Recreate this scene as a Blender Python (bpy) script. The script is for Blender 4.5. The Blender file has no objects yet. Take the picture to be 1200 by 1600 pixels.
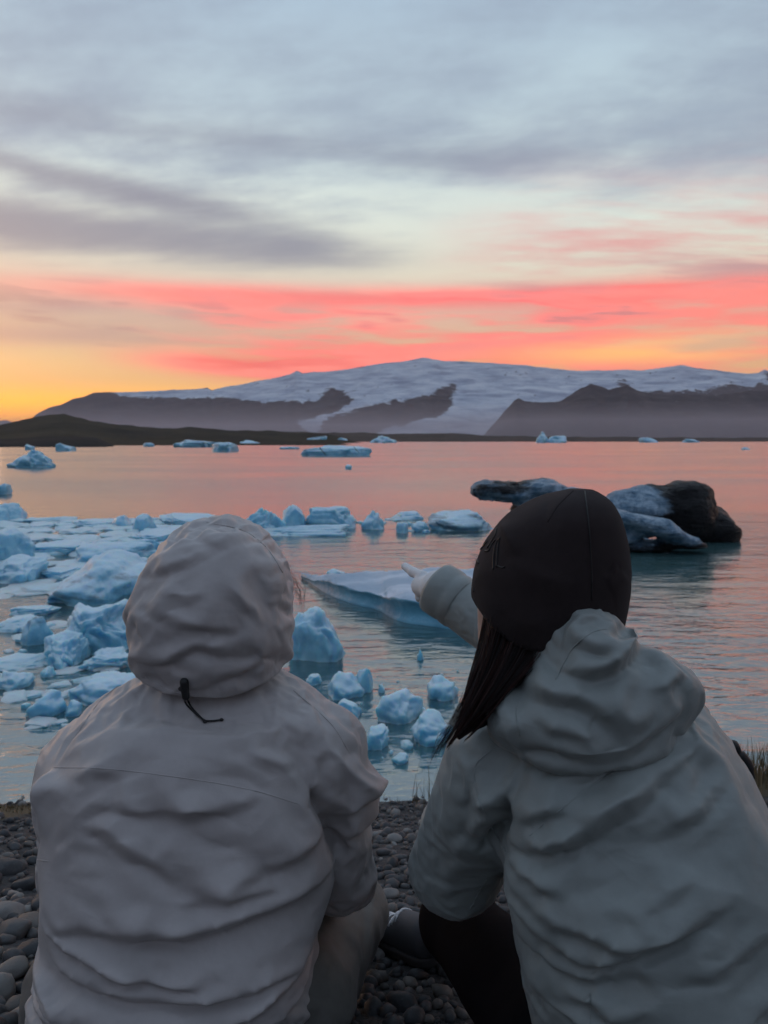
import bpy, bmesh, math, random
import numpy as np
from mathutils import Vector
from mathutils.bvhtree import BVHTree

# ------------------------------------------------------------------ camera, sky, sun, exposure
scene = bpy.context.scene
COL = scene.collection
F = 1232.0                 # focal length in photo pixels (1200 x 1600 frame)
HOR = 686.0                # photo row of the true horizon
CAMZ = 2.2                 # eye height above the lagoon
PITCH = math.atan((800 - HOR) / F)

cam_data = bpy.data.cameras.new('camera')
cam = bpy.data.objects.new('camera', cam_data); COL.objects.link(cam)
cam.location = (0, 0, CAMZ)
cam.rotation_euler = (math.pi / 2 - PITCH, 0, 0)
cam_data.sensor_fit = 'VERTICAL'; cam_data.sensor_height = 36.0; cam_data.sensor_width = 27.0
cam_data.lens = 36.0 * F / 1600.0
cam_data.clip_start = 0.05; cam_data.clip_end = 60000
cam_data.dof.use_dof = True; cam_data.dof.focus_distance = 1.35; cam_data.dof.aperture_fstop = 9.0
scene.camera = cam

def P(px, py, Y):
    """world point at depth Y seen at photo pixel (px, py)"""
    c, s = math.cos(PITCH), math.sin(PITCH)
    dy = F * c + (800 - py) * s
    dz = -F * s + (800 - py) * c
    t = Y / dy
    return np.array([(px - 600) * t, Y, CAMZ + dz * t])

def proj(p):
    """photo pixel of world points"""
    p = np.asarray(p, float); c, s = math.cos(PITCH), math.sin(PITCH)
    dz = p[..., 2] - CAMZ; fw = p[..., 1] * c - dz * s
    return 600 + F * p[..., 0] / fw, 800 - F * (dz * c + p[..., 1] * s) / fw

def water_Y(py):
    c, s = math.cos(PITCH), math.sin(PITCH)
    dy = F * c + (800 - py) * s
    dz = -F * s + (800 - py) * c
    return CAMZ * dy / -dz

SUN_EL, SUN_AZ = 1.5, -38.0          # just set, far to the left; azimuth measured from +Y towards +X

class X:
    """small expression wrapper that writes shader math nodes"""
    tree = None
    def __init__(self, s): self.s = s
    @staticmethod
    def _in(node, i, v):
        if isinstance(v, X): X.tree.links.new(v.s, node.inputs[i])
        else: node.inputs[i].default_value = v
    @staticmethod
    def m(op, a, b=None, c=None, clamp=False):
        n = X.tree.nodes.new('ShaderNodeMath'); n.operation = op; n.use_clamp = clamp
        X._in(n, 0, a)
        if b is not None: X._in(n, 1, b)
        if c is not None: X._in(n, 2, c)
        return X(n.outputs[0])
    def __add__(a, b): return X.m('ADD', a, b)
    __radd__ = __add__
    def __sub__(a, b): return X.m('SUBTRACT', a, b)
    def __rsub__(a, b): return X.m('SUBTRACT', b, a)
    def __mul__(a, b): return X.m('MULTIPLY', a, b)
    __rmul__ = __mul__
    def __truediv__(a, b): return X.m('DIVIDE', a, b)
    def __rtruediv__(a, b): return X.m('DIVIDE', b, a)
    def __neg__(a): return X.m('MULTIPLY', a, -1.0)

def xclamp(a): return X.m('ADD', a, 0.0, clamp=True)
def smooth(a, lo, hi):
    n = X.tree.nodes.new('ShaderNodeMapRange'); n.interpolation_type = 'SMOOTHSTEP'
    X._in(n, 0, a); X._in(n, 1, lo); X._in(n, 2, hi); n.inputs[3].default_value = 0; n.inputs[4].default_value = 1
    return X(n.outputs[0])
def gauss(a, c, w):
    t = (a - c) / w
    return X.m('POWER', 2.71828, -(t * t))
def vec(x, y, z):
    n = X.tree.nodes.new('ShaderNodeCombineXYZ')
    for i, v in enumerate((x, y, z)): X._in(n, i, v)
    return X(n.outputs[0])
def noise(v, scale=1.0, detail=4.0, rough=0.5, dist=0.0, out=0):
    n = X.tree.nodes.new('ShaderNodeTexNoise')
    if v is not None: X._in(n, 'Vector', v)
    n.inputs['Scale'].default_value = scale; n.inputs['Detail'].default_value = detail
    n.inputs['Roughness'].default_value = rough; n.inputs['Distortion'].default_value = dist
    return X(n.outputs[out])
def ramp(f, stops, interp='LINEAR'):
    n = X.tree.nodes.new('ShaderNodeValToRGB'); n.color_ramp.interpolation = interp
    el = n.color_ramp.elements
    while len(el) < len(stops): el.new(0.5)
    for e, (p, c) in zip(el, stops):
        e.position = p; e.color = (*c, 1) if len(c) == 3 else c
    X._in(n, 0, f)
    return X(n.outputs[0])
def mixc(f, a, b, mode='MIX'):
    n = X.tree.nodes.new('ShaderNodeMix'); n.data_type = 'RGBA'; n.blend_type = mode
    X._in(n, 0, f)
    for i, v in ((6, a), (7, b)):
        if isinstance(v, X): X.tree.links.new(v.s, n.inputs[i])
        else: n.inputs[i].default_value = (*v, 1)
    return X(n.outputs[2])
def lin(r, g, b):
    f = lambda c: (c / 255 / 12.92) if c <= 10 else ((c / 255 + 0.055) / 1.055) ** 2.4
    return (f(r), f(g), f(b))

def build_world():
    w = bpy.data.worlds.new('World'); scene.world = w; w.use_nodes = True
    nt = w.node_tree; nt.nodes.clear(); X.tree = nt
    out = nt.nodes.new('ShaderNodeOutputWorld')
    sky = nt.nodes.new('ShaderNodeTexSky'); sky.sky_type = 'NISHITA'; sky.sun_disc = False
    sky.sun_elevation = math.radians(SUN_EL); sky.sun_rotation = math.radians(SUN_AZ)
    bg0 = nt.nodes.new('ShaderNodeBackground'); bg0.inputs[1].default_value = 0.05
    nt.links.new(sky.outputs[0], bg0.inputs[0])

    tc = nt.nodes.new('ShaderNodeTexCoord')
    sp = nt.nodes.new('ShaderNodeSeparateXYZ'); nt.links.new(tc.outputs['Generated'], sp.inputs[0])
    dx, dy, dz = (X(sp.outputs[i]) for i in range(3))
    az = X.m('ARCTAN2', dx, dy) * 57.2958
    el = X.m('ARCSINE', dz) * 57.2958
    zc = X.m('MAXIMUM', dz, 0.0) + 0.10
    u, v = dx / zc, dy / zc                       # the cloud deck seen in perspective
    w1 = noise(vec(u * 0.35, v * 0.35, 1.3), 1.0, 1, 0.5) - 0.5
    w2 = noise(vec(u * 0.30, v * 0.45, 7.7), 1.0, 1, 0.5) - 0.5
    uu = u + w1 * 1.1; vv = v + w2 * 1.3
    n_big = noise(vec(uu * 0.30 + 0.4, vv * 0.95 - u * 0.10, 2.1), 1.0, 2.5, 0.52)
    n_mid = noise(vec(uu * 0.55, vv * 2.0 - u * 0.12, 5.2), 1.0, 4, 0.55)
    n_fine = noise(vec(uu * 1.6 + 2.0, vv * 5.0, 9.4), 1.0, 4, 0.6)
    # streaks near the horizon (angular, wide and flat)
    h1 = noise(vec(dx * 2.4 + w1 * 0.4, dy * 2.4, el * 0.34 + w2 * 0.5 - dx * 0.5), 1.0, 3, 0.5)
    h2 = noise(vec(dx * 6.5 + 3.0, dy * 6.5, el * 0.95 + w1 * 0.8 + dx * 1.2), 1.0, 3, 0.55)

    e = el / 90.0
    sunset = smooth(X.m('ABSOLUTE', az + 2.0), 120.0, 40.0)         # 1 towards the glow, 0 behind
    d = 1 / 90.0
    clear = ramp(e, [(0.0, (1.5, 0.58, 0.03)), (2.6 * d, (1.5, 0.62, 0.04)), (4.0 * d, (0.95, 0.53, 0.19)),
                     (5.6 * d, lin(226, 188, 140)), (9.0 * d, lin(212, 190, 168)), (11.5 * d, lin(222, 214, 194)), (14.5 * d, lin(218, 224, 213)),
                     (18 * d, lin(203, 217, 216)), (22 * d, lin(184, 203, 212)), (28 * d, lin(166, 188, 206)),
                     (48 * d, lin(160, 182, 206)), (1.0, lin(160, 182, 208))])
    back = ramp(e, [(0.0, lin(84, 86, 106)), (0.08, lin(94, 94, 116)), (0.25, lin(104, 114, 138)), (0.6, lin(140, 158, 184)), (1.0, lin(160, 182, 208))])
    c = mixc(sunset, back, clear)
    # high thin grey veil, wispy
    wisp = noise(vec(uu * 2.2 + w2 * 2.0, vv * 3.2 + u * 0.5, 3.3), 1.0, 5, 0.62)
    veil = smooth(n_mid * 0.38 + n_big * 0.30 + wisp * 0.32, 0.41, 0.59) * smooth(el, 12.0, 18.0)
    c = mixc(veil * 0.88, c, lin(146, 160, 179))
    # darker slate streaks of the upper left
    m_left = smooth(az, 6.0, -12.0)
    tex = n_big * 0.25 + n_mid * 0.35 + n_fine * 0.2 + wisp * 0.2
    band = gauss(el, 13.6 - (az + 26) * 0.03 + w2 * 1.5, 1.5) * 0.9 * smooth(az, 9.0, -8.0) + gauss(el, 17.4 - (az + 26) * 0.13 + w1 * 1.6, 0.9) * 0.62 * smooth(az, 0.0, -18.0) + gauss(el, 20.8 - (az + 26) * 0.05 + w1 * 2.5, 1.2) * 0.30 + gauss(el, 18.4 + w2 * 2.0, 0.9) * 0.30 * gauss(az, 8.0, 8.0) + 0.22 * gauss(el, 15.5, 3.0) * m_left
    slate = xclamp(smooth(band + (tex - 0.5) * 2.6, 0.0, 1.0) * smooth(el, 10.2, 12.2) * smooth(el, 27.0, 19.0) * (0.30 + 0.70 * smooth(az, 16.0, -6.0)) * sunset)
    c = mixc(slate * 0.9, c, lin(122, 124, 144))
    # wide mauve layer over the left part of the red band
    mauve = (gauss(el, 9.2 + w2 * 1.2, 1.6) + gauss(el, 6.6 + w1 * 1.5, 0.7) * 0.6) * smooth(az, 2.0, -12.0) * (0.45 + 0.55 * smooth(h1, 0.36, 0.56)) * sunset
    c = mixc(xclamp(mauve * 1.0), c, lin(164, 128, 138))
    # red-lit underside of the deck
    up = 10.4 - X.m('ABSOLUTE', az) * 0.012 + w1 * 1.6
    core = smooth(el, up + 0.9, up - 0.9) * smooth(el, 3.0, 5.2)
    st = smooth(h1 * 0.40 + h2 * 0.60, 0.40, 0.60)
    edge = smooth(az + el * 0.5 + w2 * 8.0, -17.0, -5.0)
    red = core * (0.16 + 0.84 * st) * edge
    red = red + gauss(el, 9.9 + w1 * 1.0, 0.8) * 0.62 * smooth(az, -34.0, -14.0) + gauss(el, 5.3 - (az + 10) * 0.05 + w2, 0.7) * 0.8 * smooth(az, -22.0, -13.0) * smooth(az, 4.0, -4.0)
    red = xclamp(red * sunset)
    red_col = mixc(smooth(h2, 0.36, 0.64), (1.02, 0.085, 0.105), (1.25, 0.22, 0.20))
    red_col = mixc(smooth(az, 9.0, 24.0) * 0.5, red_col, (1.15, 0.28, 0.19))
    c = mixc(xclamp(red * 1.1), c, red_col)
    # pink wisps high on the right
    pink = gauss(el, 12.8 + w2 * 3.0, 3.2) * smooth(az, 1.0, 13.0) * smooth(n_mid * 0.6 + n_fine * 0.4, 0.40, 0.58) * sunset
    c = mixc(xclamp(pink * 0.75), c, lin(226, 144, 142))
    greyr = gauss(el, 11.0 + w1 * 2.0, 0.9) * smooth(az, 3.0, 15.0) * smooth(n_mid, 0.42, 0.56) * sunset
    c = mixc(xclamp(greyr * 0.75), c, lin(176, 132, 140))
    # small slate flecks within the glow
    fl = smooth(h2, 0.55, 0.66) * gauss(el, 8.4, 2.0) * sunset
    c = mixc(xclamp(fl * 0.55), c, lin(156, 108, 120))
    # golden gaps low on the right
    gold = gauss(el, 6.0 + w2 * 1.4, 0.8) * gauss(az, 18.0, 9.0) * smooth(h1, 0.42, 0.58)
    c = mixc(xclamp(gold * 0.9), c, (1.5, 0.60, 0.15))
    # ground bounce colour below the horizon
    c = mixc(smooth(el, 0.0, -3.0), c, lin(70, 76, 84))
    bg1 = nt.nodes.new('ShaderNodeBackground'); nt.links.new(c.s, bg1.inputs[0]); bg1.inputs[1].default_value = 1.0
    add = nt.nodes.new('ShaderNodeAddShader')
    nt.links.new(bg0.outputs[0], add.inputs[0]); nt.links.new(bg1.outputs[0], add.inputs[1])
    nt.links.new(add.outputs[0], out.inputs[0])
    w.cycles.sampling_method = 'MANUAL'; w.cycles.sample_map_resolution = 256
build_world()

sun = bpy.data.lights.new('sun', 'SUN'); sun.energy = 0.25; sun.angle = math.radians(24); sun.color = (1.0, 0.62, 0.42)
sun_o = bpy.data.objects.new('sun', sun); COL.objects.link(sun_o)
_a, _e = math.radians(SUN_AZ), math.radians(4.0)
sun_o.rotation_euler = Vector((-math.sin(_a) * math.cos(_e), -math.cos(_a) * math.cos(_e), -math.sin(_e))).to_track_quat('-Z', 'Y').to_euler()
sun_o.location = (-40, 50, 20)

vs = scene.view_settings
scene.display_settings.display_device = 'sRGB'
vs.view_transform = 'Standard'; vs.look = 'None'; vs.exposure = 0.12; vs.gamma = 1.0; vs.use_curve_mapping = False
scene.render.engine = 'CYCLES'
cy = scene.cycles
cy.use_denoising = True; cy.use_adaptive_sampling = True; cy.adaptive_threshold = 0.03; cy.adaptive_min_samples = 16
cy.max_bounces = 4; cy.diffuse_bounces = 2; cy.glossy_bounces = 2; cy.transmission_bounces = 2; cy.volume_bounces = 0
cy.caustics_reflective = False; cy.caustics_refractive = False
cy.sample_clamp_indirect = 4.0

# ------------------------------------------------------------------ helpers
def tag(o, label=None, cat=None, group=None, kind=None):
    if label: o['label'] = label
    if cat: o['category'] = cat
    if group: o['group'] = group
    if kind: o['kind'] = kind
    return o

def mesh_from(name, verts, faces, smooth_shade=True):
    me = bpy.data.meshes.new(name)
    verts = np.asarray(verts, dtype=np.float32)
    if isinstance(faces, np.ndarray):
        n, k = faces.shape
        me.vertices.add(len(verts)); me.vertices.foreach_set('co', verts.ravel())
        me.loops.add(n * k); me.loops.foreach_set('vertex_index', faces.astype(np.int32).ravel())
        me.polygons.add(n); me.polygons.foreach_set('loop_start', np.arange(0, n * k, k, dtype=np.int32))
        me.update(calc_edges=True); me.validate()
    else:
        me.from_pydata([tuple(map(float, v)) for v in verts], [], faces)
    me.polygons.foreach_set('use_smooth', np.full(len(me.polygons), smooth_shade, dtype=bool))
    me.update()
    return me

def obj(name, me, mat=None, parent=None, loc=None):
    o = bpy.data.objects.new(name, me); COL.objects.link(o)
    if mat is not None and me is not None and not me.materials: me.materials.append(mat)
    if parent is not None: o.parent = parent
    if loc is not None: o.location = [float(a) for a in loc]
    return o

def empty(name, loc=(0, 0, 0)):
    o = bpy.data.objects.new(name, None); COL.objects.link(o); o.location = [float(a) for a in loc]
    o.empty_display_size = 0.1
    return o

# vectorised gradient noise
_rs = np.random.RandomState(7)
_perm = _rs.permutation(256); _perm = np.concatenate([_perm, _perm, _perm])
_grad = _rs.normal(size=(256, 3)); _grad /= np.linalg.norm(_grad, axis=1)[:, None]
def pnoise(p):
    p = np.asarray(p, dtype=np.float64)
    i = np.floor(p).astype(np.int64); f = p - i; i &= 255
    u = f * f * f * (f * (f * 6 - 15) + 10)
    r = 0
    for a in (0, 1):
        wa = u[..., 0] if a else 1 - u[..., 0]
        for b in (0, 1):
            wb = u[..., 1] if b else 1 - u[..., 1]
            for c in (0, 1):
                wc = u[..., 2] if c else 1 - u[..., 2]
                g = _grad[_perm[_perm[_perm[(i[..., 0] + a) & 255] + ((i[..., 1] + b) & 255)] + ((i[..., 2] + c) & 255)]]
                r = r + wa * wb * wc * (g[..., 0] * (f[..., 0] - a) + g[..., 1] * (f[..., 1] - b) + g[..., 2] * (f[..., 2] - c))
    return r * 1.6
def fbm(p, oct=4, gain=0.5):
    r = 0; a = 1.0; p = np.asarray(p, dtype=np.float64)
    for k in range(oct):
        r = r + a * pnoise(p + 17.3 * k); p = p * 2.03; a *= gain
    return r
def ridged(p, oct=4, gain=0.5):
    r = 0; a = 1.0; p = np.asarray(p, dtype=np.float64)
    for k in range(oct):
        r = r + a * (1 - np.abs(pnoise(p + 11.1 * k)) * 1.6); p = p * 2.1; a *= gain
    return r
def sstep(x, a, b):
    t = np.clip((x - a) / (b - a), 0, 1); return t * t * (3 - 2 * t)

# signed distance toolkit and surface nets
def smin(a, b, k):
    h = np.clip(0.5 + 0.5 * (b - a) / k, 0, 1)
    return b * (1 - h) + a * h - k * h * (1 - h)
def sd_cone(p, a, b, ra, rb):
    a = np.asarray(a, float); b = np.asarray(b, float)
    ab = b - a; t = np.clip(((p - a) @ ab) / (ab @ ab), 0, 1)
    return np.linalg.norm(p - a - t[..., None] * ab, axis=-1) - (ra + (rb - ra) * t)
def sd_chain(p, pts, radii, k=0.01):
    d = None
    for i in range(len(pts) - 1):
        q = sd_cone(p, pts[i], pts[i + 1], radii[i], radii[i + 1])
        d = q if d is None else smin(d, q, k)
    return d
def sd_ell(p, c, r, rot=None):
    q = p - np.asarray(c, float)
    if rot is not None: q = q @ rot
    r = np.asarray(r, float)
    k0 = np.linalg.norm(q / r, axis=-1); k1 = np.linalg.norm(q / (r * r), axis=-1) + 1e-9
    return k0 * (k0 - 1) / k1
def rotm(ax=0, ay=0, az=0):
    ax, ay, az = map(math.radians, (ax, ay, az))
    Rx = np.array([[1, 0, 0], [0, math.cos(ax), -math.sin(ax)], [0, math.sin(ax), math.cos(ax)]])
    Ry = np.array([[math.cos(ay), 0, math.sin(ay)], [0, 1, 0], [-math.sin(ay), 0, math.cos(ay)]])
    Rz = np.array([[math.cos(az), -math.sin(az), 0], [math.sin(az), math.cos(az), 0], [0, 0, 1]])
    return Rz @ Ry @ Rx

def surface_nets(fn, lo, hi, h, project=2):
    lo = np.asarray(lo, float); hi = np.asarray(hi, float)
    n = np.ceil((hi - lo) / h).astype(int) + 1
    # coarse pass finds the blocks that can hold the surface
    B = 8
    nb = np.ceil((n - 1) / B).astype(int)
    cen = np.stack(np.meshgrid(*[lo[k] + (np.arange(nb[k]) * B + B / 2) * h for k in range(3)], indexing='ij'), -1)
    dc = fn(cen.reshape(-1, 3)).reshape(nb)
    near = np.abs(dc) < B * h * 1.9
    f = np.full(tuple(nb * B + 1), 1e3)
    f[:] = np.repeat(np.repeat(np.repeat(np.where(dc < 0, -1.0, 1.0), B, 0), B, 1), B, 2)[np.ix_(*[np.minimum(np.arange(nb[k] * B + 1), nb[k] * B - 1) for k in range(3)])]
    off = np.stack(np.meshgrid(*[np.arange(B + 1)] * 3, indexing='ij'), -1).reshape(-1, 3)
    bl = np.argwhere(near)
    for s in range(0, len(bl), 400):
        ijk = (bl[s:s + 400, None, :] * B + off[None]).reshape(-1, 3)
        f[ijk[:, 0], ijk[:, 1], ijk[:, 2]] = fn(lo + ijk * h)
    s = f < 0
    cnt = np.zeros(tuple(np.array(f.shape) - 1), np.int8)
    C = [(a, b, c) for a in (0, 1) for b in (0, 1) for c in (0, 1)]
    sh = f.shape
    for a, b, c in C: cnt += s[a:sh[0] - 1 + a, b:sh[1] - 1 + b, c:sh[2] - 1 + c]
    act = np.argwhere((cnt > 0) & (cnt < 8))
    idx = np.full(cnt.shape, -1, np.int64); idx[act[:, 0], act[:, 1], act[:, 2]] = np.arange(len(act))
    acc = np.zeros((len(act), 3)); num = np.zeros(len(act))
    for i, A in enumerate(C):
        for j in range(i + 1, 8):
            Bc = C[j]
            if sum(abs(A[k] - Bc[k]) for k in range(3)) != 1: continue
            fa = f[act[:, 0] + A[0], act[:, 1] + A[1], act[:, 2] + A[2]]
            fb = f[act[:, 0] + Bc[0], act[:, 1] + Bc[1], act[:, 2] + Bc[2]]
            m = (fa < 0) != (fb < 0)
            t = np.where(m, fa / np.where(m, fa - fb, 1), 0)
            pt = np.array(A) + t[:, None] * (np.array(Bc) - np.array(A))
            acc[m] += pt[m]; num[m] += 1
    v = lo + (act + acc / num[:, None]) * h
    faces = []
    for ax in range(3):
        b, c = (ax + 1) % 3, (ax + 2) % 3
        sl0 = [slice(None)] * 3; sl1 = [slice(None)] * 3
        sl0[ax] = slice(0, sh[ax] - 1); sl1[ax] = slice(1, sh[ax])
        e = np.argwhere(s[tuple(sl0)] != s[tuple(sl1)])
        e = e[(e[:, b] > 0) & (e[:, c] > 0) & (e[:, b] < sh[b] - 1) & (e[:, c] < sh[c] - 1)]
        q = []
        for ob, oc in ((0, 0), (-1, 0), (-1, -1), (0, -1)):
            g = e.copy(); g[:, b] += ob; g[:, c] += oc
            q.append(idx[g[:, 0], g[:, 1], g[:, 2]])
        q = np.stack(q, 1)
        inside = s[e[:, 0], e[:, 1], e[:, 2]]
        q = np.where(inside[:, None], q, q[:, ::-1])
        faces.append(q[(q >= 0).all(1)])
    faces = np.concatenate(faces)
    eps = h * 0.2
    def grad(v):
        return np.stack([fn(v + np.eye(3)[k] * eps) - fn(v - np.eye(3)[k] * eps) for k in range(3)], 1) / (2 * eps)
    for _ in range(project):
        g = grad(v); d = fn(v)
        step = d[:, None] * g / np.maximum((g * g).sum(1), 0.05)[:, None]
        L = np.linalg.norm(step, axis=1)
        v = v - step * np.minimum(1, h * 0.6 / np.maximum(L, 1e-9))[:, None]
    g = grad(v); nrm = g / np.maximum(np.linalg.norm(g, axis=1), 1e-9)[:, None]
    return v, faces, nrm

def tube(pts, radii, sides=6, close=True):
    """verts, faces of a tube along points"""
    pts = np.asarray(pts, float); n = len(pts)
    radii = np.broadcast_to(np.asarray(radii, float), (n,))
    t = np.gradient(pts, axis=0); t /= np.maximum(np.linalg.norm(t, axis=1), 1e-9)[:, None]
    ref = np.array([0.0, 0, 1]); 
    if abs(t[0] @ ref) > 0.9: ref = np.array([0, 1.0, 0])
    V = []
    for i in range(n):
        a = np.cross(t[i], ref); a /= max(np.linalg.norm(a), 1e-9); b = np.cross(t[i], a); ref = -np.cross(t[i], a) if False else ref
        for k in range(sides):
            an = 2 * math.pi * k / sides
            V.append(pts[i] + radii[i] * (math.cos(an) * a + math.sin(an) * b))
    Fc = []
    for i in range(n - 1):
        for k in range(sides):
            k2 = (k + 1) % sides
            Fc.append((i * sides + k, i * sides + k2, (i + 1) * sides + k2, (i + 1) * sides + k))
    if close:
        Fc.append(tuple(range(sides))[::-1]); Fc.append(tuple((n - 1) * sides + k for k in range(sides)))
    return V, Fc
def catmull(pts, m=8):
    pts = [np.asarray(p, float) for p in pts]
    if len(pts) < 3: return np.array([pts[0] + (pts[-1] - pts[0]) * i / m for i in range(m + 1)])
    q = [2 * pts[0] - pts[1]] + pts + [2 * pts[-1] - pts[-2]]
    out = []
    for i in range(1, len(q) - 2):
        for k in range(m):
            t = k / m
            out.append(0.5 * (2 * q[i] + (q[i + 1] - q[i - 1]) * t + (2 * q[i - 1] - 5 * q[i] + 4 * q[i + 1] - q[i + 2]) * t * t + (3 * q[i] - q[i - 1] - 3 * q[i + 1] + q[i + 2]) * t ** 3))
    out.append(pts[-1])
    return np.array(out)

def material(name, build):
    m = bpy.data.materials.new(name); m.use_nodes = True
    nt = m.node_tree; nt.nodes.clear(); X.tree = nt
    out = nt.nodes.new('ShaderNodeOutputMaterial'); b = nt.nodes.new('ShaderNodeBsdfPrincipled')
    nt.links.new(b.outputs[0], out.inputs[0])
    build(nt, b)
    return m
def coord(kind='Object'):
    return X(X.tree.nodes.new('ShaderNodeTexCoord').outputs[kind])
def geom(which):
    return X(X.tree.nodes.new('ShaderNodeNewGeometry').outputs[which])
def sep(v):
    n = X.tree.nodes.new('ShaderNodeSeparateXYZ'); X.tree.links.new(v.s, n.inputs[0])
    return [X(n.outputs[i]) for i in range(3)]
def attr(name):
    n = X.tree.nodes.new('ShaderNodeAttribute'); n.attribute_name = name
    return X(n.outputs['Fac'])
def bump(h, strength=0.5, dist=0.01, normal=None):
    n = X.tree.nodes.new('ShaderNodeBump'); X._in(n, 'Height', h)
    X._in(n, 'Strength', strength); X._in(n, 'Distance', dist)
    if normal is not None: X._in(n, 'Normal', normal)
    return X(n.outputs[0])
def put(b, name, v):
    if isinstance(v, X): X.tree.links.new(v.s, b.inputs[name])
    elif isinstance(v, tuple) and len(v) == 3 and b.inputs[name].type == 'RGBA': b.inputs[name].default_value = (*v, 1)
    else: b.inputs[name].default_value = v
def attribute(me, name, vals):
    a = me.attributes.new(name, 'FLOAT', 'POINT'); a.data.foreach_set('value', np.asarray(vals, np.float32))
_ico = {}
def icosphere(sub):
    if sub not in _ico:
        bm = bmesh.new(); bmesh.ops.create_icosphere(bm, subdivisions=sub, radius=1.0)
        _ico[sub] = (np.array([v.co[:] for v in bm.verts]), np.array([[v.index for v in f.verts] for f in bm.faces])); bm.free()
    v, f = _ico[sub]
    return v.copy(), f

# ------------------------------------------------------------------ the setting: lagoon, shore, moraine, mountains
def m_water(nt, b):
    p = geom('Position'); x, y, z = sep(p)
    n1 = noise(vec(x * 1.1, y * 2.6, 0.0), 1.0, 3, 0.55, 0.4)
    n2 = noise(vec(x * 3.4 + 4, y * 7.5, 3.0), 1.0, 3, 0.6, 0.5)
    n3 = noise(vec(x * 0.05, y * 0.09, 8.0), 1.0, 3, 0.5)              # patches of calmer water
    calm = smooth(n3, 0.36, 0.62)
    far = smooth(y, 5.0, 40.0)
    st = (0.35 + calm * 0.65)
    n0 = noise(vec(x * 0.45 + 2, y * 1.1, 5.0), 1.0, 2, 0.5, 0.3)
    nb = bump(n0 * 0.9 + n1 * 0.8 + n2 * 0.32, st * (1.0 - far * 0.88), 0.048)
    milky = noise(vec(x * 0.3, y * 0.3, 1.0), 1.0, 3, 0.5)
    put(b, 'Base Color', mixc(smooth(milky, 0.3, 0.7), (0.035, 0.085, 0.095), (0.055, 0.115, 0.115)))
    put(b, 'Roughness', 0.09 + far * (0.07 + calm * 0.05))
    # wind waves run towards this bank: the faces one sees across the lagoon lean this way
    va = X.tree.nodes.new('ShaderNodeVectorMath'); va.operation = 'ADD'; X._in(va, 0, nb); X._in(va, 1, vec(0.0, far * -0.050, 0.0))
    vn = X.tree.nodes.new('ShaderNodeVectorMath'); vn.operation = 'NORMALIZE'; X._in(vn, 0, X(va.outputs[0]))
    put(b, 'IOR', 3.8); put(b, 'Normal', X(vn.outputs[0]))
M_WATER = material('lagoon_water', m_water)

def m_ground(nt, b):
    p = geom('Position'); x, y, z = sep(p)
    n = noise(p, 9.0, 6, 0.6); n2 = noise(p, 55.0, 3, 0.6)
    c = ramp(n, [(0.3, (0.018, 0.018, 0.02)), (0.6, (0.045, 0.044, 0.045)), (0.8, (0.075, 0.07, 0.066))])
    moss = smooth(attr('moss') + (n - 0.5) * 0.8, 0.35, 0.6)
    c = mixc(moss, c, mixc(n2, (0.05, 0.036, 0.016), (0.12, 0.085, 0.04)))
    put(b, 'Base Color', c); put(b, 'Roughness', 0.85)
    put(b, 'Normal', bump(n2 + n, 0.7, 0.02))
M_GROUND = material('shore_grit', m_ground)

def shore_z(x, y):
    x = np.asarray(x, float); y = np.asarray(y, float)
    z = 1.49 - 0.324 * y
    q = np.stack([x * 0.9, y * 0.9, np.zeros_like(x + y)], -1)
    z = z + 0.035 * fbm(q, 3)
    # a low turf hummock at the waterline on the left and on the right
    z = z + 0.05 * np.exp(-(((x + 2.05) / 0.38) ** 2 + ((y - 3.95) / 0.42) ** 2))
    z = z + 0.20 * np.exp(-(((x - 2.15) / 0.45) ** 2 + ((y - 4.35) / 0.5) ** 2))
    return z
def shore_moss(x, y):
    return np.exp(-(((x + 2.12) / 0.42) ** 2 + ((y - 4.1) / 0.40) ** 2)) + np.exp(-(((x - 2.15) / 0.5) ** 2 + ((y - 4.4) / 0.45) ** 2))

# lake bed and land far around: one sheet to the horizon
g = mesh_from('ground', [(-13000, -1400, -6), (13000, -1400, -6), (13000, 12000, -6), (-13000, 12000, -6)], [(0, 1, 2, 3)], False)
tag(obj('ground', g, M_GROUND), 'dark gravel land and lake bed reaching to the horizon', kind='structure')
# lagoon
g = mesh_from('water', [(-3000, -40, 0), (3000, -40, 0), (3000, 1400, 0), (-3000, 1400, 0)], [(0, 1, 2, 3)], False)
tag(obj('lagoon_water', g, M_WATER), 'rippled glacial lagoon reflecting the pink sunset', kind='structure')
# stony bank
xs = np.concatenate([np.linspace(-9, -3, 20)[:-1], np.linspace(-3, 3, 120), np.linspace(3, 9, 20)[1:]])
ys = np.concatenate([np.linspace(-5, 0.6, 14)[:-1], np.linspace(0.6, 7.0, 130)])
gx, gy = np.meshgrid(xs, ys, indexing='ij')
gz = shore_z(gx, gy)
gz = np.where(gy < 0.6, shore_z(gx, np.full_like(gy, 0.6)) + (0.6 - gy) * 0.1, gz)
V = np.stack([gx, gy, gz], -1).reshape(-1, 3)
nx, ny = gx.shape
ii, jj = np.meshgrid(np.arange(nx - 1), np.arange(ny - 1), indexing='ij')
fq = np.stack([ii * ny + jj, (ii + 1) * ny + jj, (ii + 1) * ny + jj + 1, ii * ny + jj + 1], -1).reshape(-1, 4)
g = mesh_from('shore', V, fq); attribute(g, 'moss', shore_moss(V[:, 0], V[:, 1]))
SHORE = tag(obj('shore', g, M_GROUND), 'dark pebble bank sloping down to the lagoon', kind='structure')

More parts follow.
